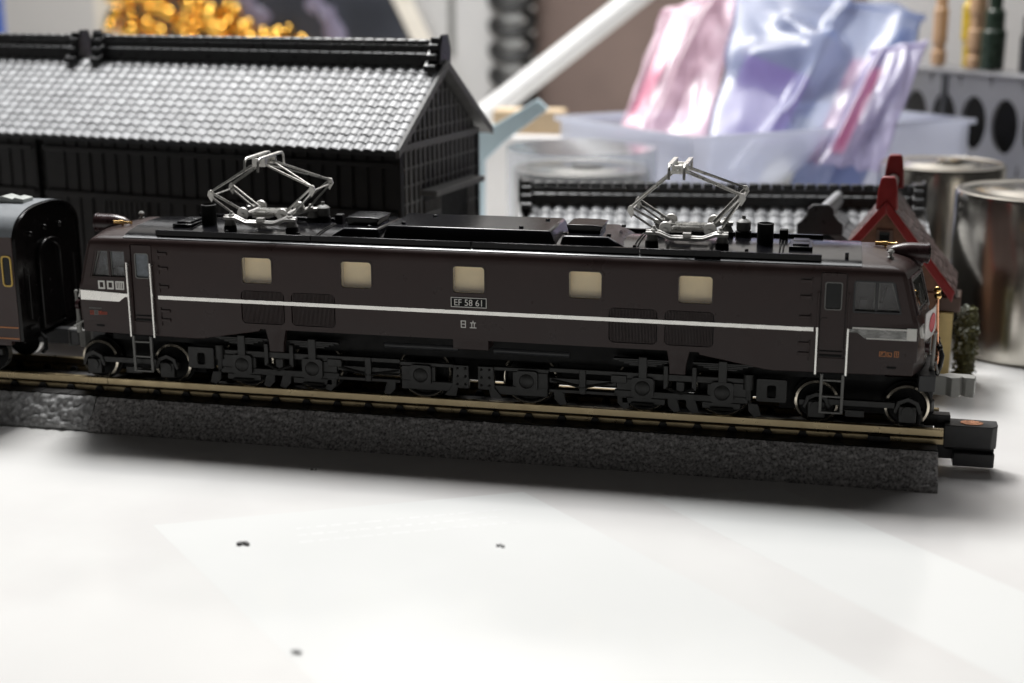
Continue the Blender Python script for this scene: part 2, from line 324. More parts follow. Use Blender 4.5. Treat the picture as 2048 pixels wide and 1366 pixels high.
# engine-room windows
for s in (-1, 1):
    for x in WX:
        p = MB().prism(rrect(x-2.3, x+2.3, 23.86, 27.67, .45), s*(YB-1.3), s*(YB-1.1)); o = part('window', p, 'cream', loco, bevel=.12); part('pane', MB().prism(rrect(x-2.34, x+2.34, 23.81, 27.72, .48), s*(YB-.3), s*(YB-.18)), 'pane', o, bevel=.1)
        part('window_liner', MB().plate(rrect(x-2.36, x+2.36, 23.79, 27.74, .5), rrect(x-2.27, x+2.27, 23.88, 27.65, .44), s*(YB-1.1), s*(YB-.32)), 'liner', o)
        f = MB().plate(rrect(x-2.5, x+2.5, 23.65, 27.88, .6), rrect(x-2.3, x+2.3, 23.85, 27.68, .46), s*(YB-.15), s*(YB+.07)); part('window_frame', f, 'brown2', o)
    for a, b in LOUV:
        l = MB(); nb = 32
        for i in range(nb):
            x = a+.18+(b-a-.36)*(i+.5)/nb; e = .12 if i in (0, nb-1) else 0
            l.box(x-.055, x+.055, s*(YB-.36), s*(YB-.06), 17.85+e, 22.65-e)
        o = part('louvre_grille', l, 'brown2', loco)
        part('louvre_shade', MB().box(a+.12, b-.12, s*(YB-.33)-.02, s*(YB-.33)+.02, 17.85, 22.65), 'blackm', o)  # black sheet added to paint shade into the gaps between slats
    # stripe
    st = MB()
    for a, b in ((-48.0, 48.1), (-51.9, -48.9), (49.1, 51.9)):
        pts = []; nn = max(4, int((b-a)*1.5))
        for i in range(nn+1):
            x = a+(b-a)*i/nn; pts.append((x, 20.78+.028*noise.noise((x*.9, s, 0)), 21.32+.04*noise.noise((x*1.1, s, 5))))
        poly = [(x, lo) for x, lo, hi in pts]+[(x, hi) for x, lo, hi in pts[::-1]]
        st.prism(poly, s*(YB+.06) if abs(a) < 48.5 else s*(YB-.2), s*(YB-.32))
    part('waist_stripe', st, 'foil', loco)
    for e, pl in ((-1, [(-60.75, 21.75), (-53.0, 21.42), (-52.6, 21.4), (-52.6, 20.85), (-53.4, 20.85), (-54.4, 20.1), (-60.75, 20.15)]),
                  (1, [(61.55, 21.75), (53.4, 21.42), (52.75, 21.4), (52.75, 20.9), (53.9, 20.85), (54.9, 20.1), (61.55, 20.15)])):
        o = part('stripe_end_plate', MB().prism(pl, s*(YB+.12), s*(YB-.1)), 'foil' if e < 0 else 'chrome_darkened', loco, bevel=.05)
        if e > 0:
            part('plate_edge', MB().box(60.3, 61.6, s*(YB+.1)-.06, s*(YB+.1)+.06, 20.1, 21.8), 'white', o, bevel=.04)
            part('plate_rim', MB().box(53.2, 60.3, s*(YB+.1)-.07, s*(YB+.1)+.07, 21.45, 21.66).box(55.1, 60.3, s*(YB+.1)-.07, s*(YB+.1)+.07, 20.1, 20.25), 'white', o)
    # doors
    for a, b in DOOR:
        d = MB().plate(rrect(a+.14, b-.14, 15.05, 28.88, .25), rrect((a+b)/2-1.1, (a+b)/2+1.1, 23.85, 27.6, .3), s*(YB-.4), s*(YB-.12))
        dd = part('cab_door', d, 'brown', loco, bevel=.05)
        part('door_window', MB().prism(rrect((a+b)/2-1.12, (a+b)/2+1.12, 23.83, 27.62, .32), s*(YB-.42), s*(YB-.3)), 'cab_lit' if a < 0 else 'glass', dd)
        part('window_trim', MB().plate(rrect((a+b)/2-1.15, (a+b)/2+1.15, 23.8, 27.65, .33), rrect((a+b)/2-1.02, (a+b)/2+1.02, 23.93, 27.52, .25), s*(YB-.3), s*(YB-.05)), 'grey', dd)
        hx = a+.7 if a > 0 else b-.7
        part('door_handle', MB().box(hx-.4, hx+.4, s*(YB-.15)-.12, s*(YB-.15)+.12, 22.4, 22.7), 'brown2', dd, bevel=.05)
        part('kick_grating', MB().box(a+.3, b-.3, s*(YB-.12)-.14, s*(YB-.12)+.14, 17.3, 17.6).box(a+.3, b-.3, s*(YB-.12)-.14, s*(YB-.12)+.14, 18.0, 18.15), 'blackm', dd)
    # hand rails
    for x, right in ((-52.55, 0), (-48.75, 0), (48.6, 1), (52.65, 1)):
        y = s*(YB+.55)
        h = MB().tube([(x, y, 14.95), (x, y, 21.5 if right else 26.3)], .16, 8)
        for z in (15.4, 20.9) + (() if right else (25.9,)): h.tube([(x, y, z), (x, s*(YB-.1), z)], .12, 6)
        o = part('hand_rail', h, 'foil', loco)
        if right:
            g = MB().tube([(x, y, 21.4), (x, y, 26.3)], .12, 8).tube([(x, y, 26), (x, s*(YB-.1), 26)], .1, 6); part('upper_rail', g, 'brown2', o)
    # climbing steps beside the doors
    for x in (-46.9, 46.9):
        for z in (27.7, 25.5, 22.7, 19.0, 17.6):
            part('climbing_step', MB().box(x-.75, x+.75, s*YB-.22, s*YB+.22, z-.22, z+.22).box(x-.85 if x < 0 else x+.65, x-.65 if x < 0 else x+.85, s*YB-.18, s*YB+.18, z-.9, z+.5), 'brown2', loco, bevel=.06)
    # cab side windows
    for e in (-1, 1):
        if e > 0: outer = [(53.1, 23.6), (59.5, 23.6), (58.4, 28.05), (53.1, 28.05)]; mid = 56.15; m2 = 56.0
        else: outer = [(-52.9, 23.6), (-58.95, 23.6), (-57.8, 28.05), (-52.9, 28.05)]; mid = -55.75; m2 = -55.6
        def inset(q, d):
            cx = sum(p[0] for p in q)/len(q); cz = sum(p[1] for p in q)/len(q)
            return [(p[0]+(d if p[0] < cx else -d), p[1]+(d if p[1] < cz else -d)) for p in q]
        fr = part('cab_window', MB().plate(outer, inset(outer, .28), s*(YB-.45), s*(YB-.02)).box(mid-.2, mid+.2, s*(YB-.3)-.15, s*(YB-.3)+.15, 23.7, 28), 'brown2' if e < 0 else 'dgrey', loco, bevel=.06)
        for qa, qb in ((outer[0][0], mid), (mid, outer[1][0])):
            a, b = min(qa, qb)+.22, max(qa, qb)-.22
            tb = (outer[2][0]-.3*e) if qb == outer[1][0] else None
            q = [(a, 23.85), (b, 23.85), (b if tb is None or e < 0 else tb, 27.8), (a if tb is None or e > 0 else tb, 27.8)]
            part('pane', MB().prism(q, s*(YB-.5), s*(YB-.58)), 'pane', fr)
            part('sash', MB().plate(q, inset(q, .13), s*(YB-.46), s*(YB-.36)), 'grey', fr)
        cav = MB().box(min(outer[1][0], outer[0][0])+.1, max(outer[1][0], outer[0][0])-.1, s*(YB-2.2)-.05, s*(YB-2.2)+.05, 23.7, 28)
        part('cab_interior', cav, 'cab_lit' if e < 0 else 'cab_shade', loco)
        sx = 54.5*e; sc = MB().box(sx-.5, sx+.5, s*(YB-1.6)-.3, s*(YB-1.6)+.3, 23.7, 25.2).box(sx+1.8*e-.7, sx+1.8*e+.7, s*(YB-1.5)-.3, s*(YB-1.5)+.3, 23.7, 24.9).tube([(sx+2.2*e, s*(YB-1.5), 24.5), (sx+2.9*e, s*(YB-1.5), 26.9)], .14, 6)
        part('driver_seat', sc, 'cab_lit' if e < 0 else 'dgrey', loco, bevel=.1)
    # skirts under the body ends
    for e in (-1, 1):
        X = lambda x: x*e if e > 0 else -(x-.75)
        pl = [(X(61.5), 17.22), (X(32.6), 17.12), (X(32.9), 16.6), (X(41.8), 15.05), (X(43), 14.95), (X(61.4), 15.2)]
        part('side_skirt', MB().prism(pl, s*(YB-.05), s*(YB-1.2)), 'brown', loco, bevel=.08)
        x = X(58.6); part('skirt_step', MB().box(x-.6, x+.6, s*(YB-.02)-.08, s*(YB-.02)+.08, 16.1, 16.35), 'blackm', loco)
        part('body_bracket', MB().prism([(e*28.2, 17.05), (e*31.5, 17.05), (e*31.0, 14.9), (e*30.9, 13.4), (e*28.7, 13.4), (e*28.6, 14.9)], s*8.6, s*7.6), 'brown2', loco, bevel=.08)
for e in (-1, 1):
    X = lambda x: x*e if e > 0 else -(x-.75)
    P = [(X(61.4), -9.2), (X(62.6), -6), (X(63.8), 0), (X(62.6), 6), (X(61.4), 9.2), (X(60.2), 9.2), (X(60.2), -9.2)]
    part('front_apron', MB().prism(P, 15.2, 17.2, 'xy'), 'brown', loco, bevel=.08)
    # windscreens, headlight, front stripe
    for s in (-1, 1):
        a = Vector((X(61.72), s*8.6, 0)); b = Vector((X(63.62), s*.55, 0)); t = (b-a).normalized(); nrm = Vector((e*abs(t.y), s*abs(t.x)*1, 0))
        def Q(d, z, o): 
            back = (z-22.4)*-.27*e; p = a+t*d+nrm*o; return (p.x+back, p.y, z)
        ln = (b-a).length
        def slab(m_, d0, d1, z0, z1, o0, o1, inner=None):
            vs = [Q(d, z, o) for o in (o0, o1) for d, z in ((d0, z0), (d1, z0), (d1, z1), (d0, z1))]
            m_.add(vs, [(0, 1, 2, 3), (7, 6, 5, 4), (0, 4, 5, 1), (1, 5, 6, 2), (2, 6, 7, 3), (3, 7, 4, 0)])
        f = MB()
        for d0, d1, z0, z1 in ((.5, ln-.2, 23.3, 23.8), (.5, ln-.2, 28.0, 28.4), (.5, 1.0, 23.8, 28.0), (ln-.7, ln-.2, 23.8, 28.0)): slab(f, d0, d1, z0, z1, -.2, .28)
        wf = part('windscreen', f, 'maroon' if e > 0 else 'brown', loco, bevel=.05)
        g = MB(); slab(g, 1.0, ln-.7, 23.8, 28.0, -.2, .1); part('pane', g, 'glass', wf)
        r_ = MB()
        for d0, d1, z0, z1 in ((1.1, ln-.8, 23.9, 24.05), (1.1, ln-.8, 27.8, 27.95), (1.1, 1.25, 24.05, 27.8), (ln-.95, ln-.8, 24.05, 27.8)): slab(r_, d0, d1, z0, z1, .08, .16)
        r_.tube([Q(2.2, 24.0, .3), Q(4.3, 27.0, .3)], .07, 5); part('window_trim', r_, 'grey', wf)
        fs_ = MB(); slab(fs_, .3, 3.2, 20.25, 21.7, -.2, .2); slab(fs_, 3.2, 6.5, 20.3, 20.8, -.2, .2); part('front_stripe', fs_, 'white', loco, bevel=.04)
        mk = MB(); p = Q(1.6, 18.6, .1); mk.lathe([(.75, -.3), (.8, .25), (.55, .3), (.5, .1)], (p[0]+.9*e*0, p[1], 18.8), 'x'); part('marker_lamp', mk, 'maroon', loco)
    hl = MB(); pr = [(.05, 57.2), (.55, 57.6), (.98, 58.4), (1.28, 59.6), (1.38, 60.6), (1.38, 62.7), (1.46, 62.72), (1.46, 63.0), (1.3, 63.02)]
    hl.lathe([(r, X(h)) for r, h in pr], (0, 0, 30.35), 'x', 28)
    h = part('headlight', hl, 'maroon', loco)
    part('headlight_cradle', MB().prism([(X(58.2), 28.6), (X(62.3), 28.6), (X(62.4), 29.4), (X(61), 30), (X(58), 30)], -1.05, 1.05), 'maroon', h, bevel=.3)
    part('lens', MB().lathe([(1.28, X(62.9)), (1.2, X(63.15)), (.6, X(63.3)), (.05, X(63.33))], (0, 0, 30.35), 'x', 28), 'glass', h)
    y = 2.6*e
    wh = MB().lathe([(.16, -1.45), (.28, -1.4), (.28, -.5), (.34, -.45), (.34, .2), (.2, .3), (.2, 1.2), (.3, 1.5)], (X(57.3), y, 30.98), 'x', 12).cyl((X(57.3), y, 30.2), (X(57.3), y, 30.9), .18, n=8)
    part('air_whistle', wh, 'brass', loco)
    y = -4.6*e
    part('aerial_mount', MB().lathe([(.5, 29.9), (.45, 30.5), (.2, 30.6), (.2, 30.95), (.42, 31.0), (.45, 31.25), (.25, 31.5)], (X(57.8), y, 0), 'z', 12), 'lgrey', loco)
    for y in (-7.6, 7.6):
        part('corner_pole', MB().tube([(X(65.2 if e < 0 else 64.2), y*.55, 13.6), (X(65.2 if e < 0 else 64.2), y*.55, 15.3)], .42, 10).tube([(X(65.2 if e < 0 else 64.2), y*.55, 15.3), (X(65.3 if e < 0 else 64.35), y*.55, 20)], [.3, .2], 8).sphere((X(65.3 if e < 0 else 64.36), y*.55, 20.1), .3, 10), 'lgrey', loco)
# brown prints and lettering on the near side
def strokes(name, segs, m, parent, y=-YB-.06, **kw):
    g = MB()
    for x0, x1, z0, z1 in segs: g.box(x0, x1, y, y+.1, z0, z1)
    return part(name, g, m, parent, **kw)
def rim(x0, x1, z0, z1, t): return [(x0, x1, z0, z0+t), (x0, x1, z1-t, z1), (x0, x0+t, z0+t, z1-t), (x1-t, x1, z0+t, z1-t)]
np_ = strokes('number_plate', [(-2.62, 2.62, 21.78, 23.22)], 'blackm', loco)
strokes('plate_border', rim(-2.62, 2.62, 21.78, 23.22, .09), 'white', np_, y=-YB-.1)
def text_mesh(body_, size, x, z, y):
    cu = bpy.data.curves.new('txt', 'FONT'); cu.body = body_; cu.size = size; cu.align_x = 'CENTER'; cu.extrude = .02; cu.space_character = 1.02
    o = bpy.data.objects.new('txt', cu); COL.objects.link(o); o.rotation_euler = (PI/2, 0, 0); o.scale = (.92, 1, 1); o.location = (x, y, z)
    d = bpy.context.evaluated_depsgraph_get(); d.update(); me = bpy.data.meshes.new_from_object(o.evaluated_get(d)); me.transform(o.matrix_world if False else Matrix.Translation((x, y, z)) @ Matrix.Rotation(PI/2, 4, 'X') @ Matrix.Diagonal((.92, 1, 1, 1)))
    bpy.data.objects.remove(o); me.name = 'lettering'; me.materials.clear(); me.materials.append(M['white']); return me
link('lettering', text_mesh('EF 58 61', 1.33, 0, 22.04, -YB-.1), np_)
jp = []
x0 = -1.2; jp += rim(x0, x0+.75, 18.78, 19.85, .13)+[(x0+.1, x0+.65, 19.25, 19.37)]
x0 = .1; jp += [(x0, x0+1, 18.78, 18.9), (x0+.08, x0+.92, 19.5, 19.62), (x0+.43, x0+.57, 19.62, 19.88), (x0+.25, x0+.37, 18.9, 19.5), (x0+.63, x0+.75, 18.9, 19.5)]
strokes('maker_lettering', jp, 'white', loco)
q = rim(-57.7, -56.6, 21.95, 23.25, .25)+rim(-56.25, -55.15, 21.95, 23.25, .25)+rim(-54.85, -53.45, 21.95, 23.25, .2)
q += [(-54.5, -54.34, 22.1, 23.1), (-54.23, -54.07, 22.1, 23.1), (-53.96, -53.8, 22.1, 23.1)]
strokes('train_code_marks', q, 'white', loco)
q = rim(-59.4, -58.75, 17.9, 18.5, .07)+[(-59.25, -58.9, 18.05, 18.12), (-59.1, -59.02, 18.05, 18.4)]+rim(-58.0, -57.4, 17.95, 18.5, .07)+rim(-57.3, -56.6, 18, 18.4, .07)+[(-57.8, -57.6, 18.1, 18.4), (-57.1, -56.8, 18.15, 18.22)]
strokes('depot_marks', q, 'redp', loco)
strokes('depot_plate', rim(-58.7, -58.05, 17.9, 18.6, .08)+[(-58.5, -58.42, 18, 18.5), (-58.3, -58.22, 18, 18.5)], 'grey', loco)
strokes('small_print', [(-59.5+i*.21, -59.5+i*.21+.13, 18.85, 19.02) for i in range(10)], 'grey', loco)
q = rim(56.9, 57.75, 17.75, 18.45, .08)+rim(57.85, 58.55, 17.75, 18.35, .08)+rim(58.85, 59.45, 17.75, 18.55, .08)
q += [(57.1, 57.18, 17.9, 18.35), (57.18, 57.45, 18.24, 18.32), (57.18, 57.4, 18.08, 18.14), (58.02, 58.1, 17.9, 18.25), (58.1, 58.35, 17.9, 17.97), (59.1, 59.2, 17.9, 18.4)]
strokes('depot_marks', q, 'orange', loco)

# ---- roof
sec = [(-8.72, 29.7), (-8.68, 29.86), (-8.0, 30.2), (-6.9, 30.45), (-5.2, 30.7), (-3.2, 30.9), (0, 31.0), (3.2, 30.9), (5.2, 30.7), (6.9, 30.45), (8.0, 30.2), (8.68, 29.86), (8.72, 29.7)]
rp = part('roof_panel', MB().prism(sec, -53.4, 54.0, 'yz'), 'black', loco)
for s in (-1, 1):
    d = MB()
    for a, b in ((-48.5, -24.1), (-24.0, 0), (.1, 24), (24.1, 48.7)): d.box(a, b, s*7.6-.32, s*7.6+.32, 29.9, 31.0)
    d.box(31.6, 35.2, s*7.75-.4, s*7.75+.4, 30.2, 31.1)
    part('running_board', d, 'black', loco, bevel=.06)
def hood(name, x0, x1, sl0, sl1, y, z0, z1):
    vs = [(x0, -y, z0), (x1, -y, z0), (x1, y, z0), (x0, y, z0), (x0+sl0, -y+.5, z1-.15), (x1-sl1, -y+.5, z1-.15), (x1-sl1, y-.5, z1-.15), (x0+sl0, y-.5, z1-.15)]
    m_ = MB(); m_.add(vs, [(0, 3, 2, 1), (4, 5, 6, 7), (0, 1, 5, 4), (1, 2, 6, 5), (2, 3, 7, 6), (3, 0, 4, 7)])
    return part(name, m_, 'black', loco, bevel=.3, ang=60)
h1 = hood('roof_hood', -13.7, 12.0, .6, 1.0, 6.2, 30.5, 32.72); h2 = hood('roof_hood', -21.9, -14.2, 2.1, .3, 6.0, 30.5, 32.08); h3 = hood('roof_hood', 12.4, 21.9, .4, 2.6, 6.0, 30.5, 32.08)
for hh, pts in ((h1, [(-11, -4), (-8.2, 3), (6.5, -4), (9, 3)]), (h2, [(-16.2, -4.3), (-19, 4)]), (h3, [(12.9, -4.2), (19.2, -4.2), (20.2, 3.5)])):
    for x, y in pts:
        z = 32.72 if hh is h1 else 32.08
        part('lifting_lug', MB().box(x-.32, x+.32, y-.2, y+.2, z-.2, z+.12), 'black', hh, bevel=.05)
for hh, x0 in ((h2, -20.1), (h3, 13.1)):
    v = MB().prism([(x0, 31.9), (x0+4.6, 31.9), (x0+4.7, 32.4), (x0+5.0, 32.95), (x0+3.6, 33.1), (x0+.6, 33.1), (x0-.3, 33.0), (x0-.05, 32.5)], -2.9, 2.9)
    part('roof_vent', v, 'black', hh, bevel=.15)
for x in (-42.9, 40.8):
    part('vent_stack', MB().lathe([(1.15, 30.5), (1.15, 33.9), (.95, 33.95), (.95, 33.2), (.05, 33.2)], (x, -1, 0), 'z', 24), 'blackm', loco)
for x0 in (-47.5, 44.2):
    hb = part('roof_hatch', MB().box(x0, x0+3.2, -4.2, 1.5, 30.6, 31.35), 'black', loco, bevel=.12)
    part('hatch_lid', MB().box(x0+.5, x0+2.7, -3.6, -1.6, 31.3, 31.65).box(x0+.5, x0+2.7, -1.1, .9, 31.3, 31.65), 'black', hb, bevel=.1)
for x0 in (-38.2+14, 42.6): part('junction_box', MB().box(x0, x0+1.2, 3.2, 4.6, 30.4, 32.3), 'blackm', loco, bevel=.15)
rv = MB()
for xr in (-24.0, -44.4, 23.0, 43.0):
    for i in range(30):
        y = -6.9+13.8*i/29; z = 31.0-.6*(abs(y)/7)**2.2
        for dx in (0, .45): rv.sphere((xr+dx, y, z), .14, 6)
part('roof_rivets', rv, 'black', loco, kind='stuff')
for x, y in ((-37.5, -6.8), (-26.4, -6.6), (23.2, -6.6), (38.6, -6.5), (52, -6.4)):
    part('roof_stud', MB().box(x-.25, x+.25, y-.25, y+.25, 30.3, 31.2), 'black', loco, bevel=.05)

# ---- pantographs
def pantograph(xc, hd, kl, kr, head, wire):
    b = MB()
    for s in (-1, 1):
        y = s*4.4
        path = [(xc-5.7, y, 32.75), (xc-4.0, y, 32.75), (xc-2.2, y, 32.05), (xc+2.2, y, 32.05), (xc+4.0, y, 32.75), (xc+5.7, y, 32.75)]
        b.tube(path, .34, 8)
        b.tube([(p[0], p[1]+.5*s, p[2]-.12) for p in path], .26, 8)
        b.box(xc-.55, xc+.55, y-.5, y+.5, 31.95, 32.75)
        for dx in (-4.6, 4.6): b.lathe([(.45, 32.7), (.5, 33.15), (.3, 33.3), (.22, 33.6)], (xc+dx, y, 0), 'z', 10)
    for dx in (-3.1, 3.1):
        b.tube([(xc+dx, -4.2, 32.95), (xc+dx, 4.2, 32.95)], .3, 8)
        for y in (-3.6, 3.4): b.lathe([(.85, -.25), (.95, 0), (.85, .25)], (xc+dx, y, 33.2), 'y', 16)
        b.box(xc+dx-.35, xc+dx+.35, -3.9, -3.2, 32.2, 33.3).box(xc+dx-.35, xc+dx+.35, 3.2, 3.9, 32.2, 33.3)
    b.box(xc-2.6, xc+.2, -1.4, 1.4, 32.2, 32.75).box(xc-1.2, xc+2.4, .4, 2.2, 32.5, 33.1)
    root = part('pantograph', b, 'silverp', loco)
    for dx in (-4.9, 4.9):
        for y in (-4.4, 4.4):
            part('insulator', MB().lathe([(.95, 30.4), (.95, 31.3), (.8, 31.5)], (xc+dx, y, 0), 'z', 14), 'blackm', root)
            part('insulator_cap', MB().lathe([(.8, 31.5), (.95, 31.65), (.75, 32.0), (.6, 32.45)], (xc+dx, y, 0), 'z', 14), 'grey', root)
    for y in (-1.9, 1.0):
        n_ = 150; pts = [(xc-2.2+4.4*i/n_, y+.34*math.cos(i*2*PI/7), 33.0+.34*math.sin(i*2*PI/7)) for i in range(n_+1)]
        part('spring', MB().tube(pts, .09, 5), 'silver', root)
        part('spring_rod', MB().tube([(xc-3, y, 33.0), (xc+3, y, 33.0)], .13, 6), 'silverp', root)
    for side, (kx, kz), hx in ((-1, kl, 3.1), (1, kr, -3.1)):
        hinge = xc+side*3.1*(1 if wire else 1)
        for s in (-1, 1):
            y = s*3.9; K = Vector((xc+kx, y, kz)); base = Vector((xc+side*2.9, s*2.6, 33.1)); base2 = Vector((xc+side*4.4, s*3.6, 32.9))
            a = MB(); low = K+Vector((.25*-side, 0, -.9))
            a.tube([base, K], .2, 6); a.tube([base2, low], .17, 6)
            part('lower_arm', a, 'silver', root)
            j = MB().prism([(K.x-.35*side, K.z+.35), (K.x+.35*side, K.z+.1), (K.x+.5*side, K.z-.5), (K.x-.1*side, K.z-1.5), (K.x-.5*side, K.z-.9)], y-.12, y+.12)
            j.lathe([(.3, -.28), (.3, .28)], (K.x, y, K.z), 'y', 10); part('knee_joint', j, 'silver', root)
            H = Vector((xc+head[0]+(.55 if side > 0 else -.45), s*1.9, head[1]-1.25))
            u = MB().tube([K, H], .17, 6); u.tube([K+Vector((0, -s*.3, 0)), Vector((H.x, -s*1.6, H.z))] if wire and side > 0 else [K+Vector((0, -s*.35, .1)), H+Vector((0, -s*.25, .3))], .12, 6)
            part('upper_arm', u, 'silver', root)
        tube = MB().tube([(xc+kx, -3.9, kz-.6), (xc+kx, 3.9, kz-.6)], .12, 6); part('knee_rod', tube, 'silver', root)
    hx, hz = xc+head[0], head[1]
    part('head_bracket', MB().box(hx-1.05, hx+1.05, -2.3, -1.7, hz-1.7, hz-.5).box(hx-1.05, hx+1.05, 1.7, 2.3, hz-1.7, hz-.5).tube([(hx, -2.6, hz-1.2), (hx, 2.6, hz-1.2)], .25, 6).box(hx-.4, hx+.4, -1.6, 1.6, hz-1.5, hz-.7), 'silver', root, bevel=.06)
    for dx in (-1.05, 1.05):
        part('contact_strip', MB().box(hx+dx-.34, hx+dx+.34, -3.9, 3.9, hz-.42, hz-.05), 'silver', root, bevel=.08)
        for s in (-1, 1):
            hr = MB().tube([(hx+dx, s*3.7, hz-.25), (hx+dx, s*4.5, hz-.3), (hx+dx, s*4.95, hz-.7), (hx+dx, s*5.2, hz-2.1)], .2, 8); part('horn', hr, 'silver', root)
    return root
pantograph(-33.1, 0, (-8.0, 36.3), (8.1, 37.5), (-.8, 41.75), True)
pantograph(30.2, 0, (-8.0, 36.0), (7.4, 38.1), (-1.6, 42.3), False)
for x, y in ((-26.8, 5.2), (37.4, 5.0)):
    o = part('lightning_arrester', MB().lathe([(1.15, 30.2), (1.15, 31.6), (.9, 31.7)], (x, y, 0), 'z', 16), 'blackm', loco)
    part('arrester_cap', MB().lathe([(.9, 31.7), (1.05, 31.9), (1.05, 33.0), (.7, 33.3), (.3, 33.45), (.25, 33.9)], (x, y, 0), 'z', 16), 'grey', o)

# ---- running gear
part('underframe', MB().box(-58, 58, -5.5, 5.5, 13.2, 16.9).box(-44, 44, -3.6, 3.6, 9.4, 13.3), 'blackm', loco)
def wheel(x, r, y, big):
    s = 1 if y > 0 else -1
    w = MB().lathe([(r*.3, s*-.9), (r+.35, s*-.9), (r+.35, s*-.55), (r, s*-.5), (r, s*.55), (r*.86, s*.62), (r*.82, s*.35), (r*.3, s*.3), (r*.28, s*.6), (.05, s*.6)], (x, y, 6.72+r), 'y', 36)
    o = part('wheel', w, 'blackm', loco)
    t = MB(); k = .92 if big else .87; rp_ = [(r*1.0, s*-.5), (r+.02, s*.55), (r*(k+.03), s*.66), (r*k, s*.6), (r*(k-.02), s*.3)]
    t.lathe([(a+.01, b) for a, b in rp_], (x, y, 6.72+r), 'y', 36)
    part('tyre', t, 'nickel', o)
AX = [(-60.6, 3.0, 0), (-48.35, 3.0, 0), (-35.75, 4.0, 1), (-24.66, 4.0, 1), (-7.9, 4.0, 1), (7.97, 4.0, 1), (24.77, 4.0, 1), (36.0, 4.0, 1), (49.0, 3.0, 0), (61.2, 3.0, 0)]
for x, r, big in AX:
    for y in (-4.7, 4.7): wheel(x, r, y, big)
    part('axle', MB().tube([(x, -4.2, 6.72+r), (x, 4.2, 6.72+r)], .5, 8), 'blackm', loco)
def mir(e, x0, x1): return (min(e*x0, e*x1), max(e*x0, e*x1))
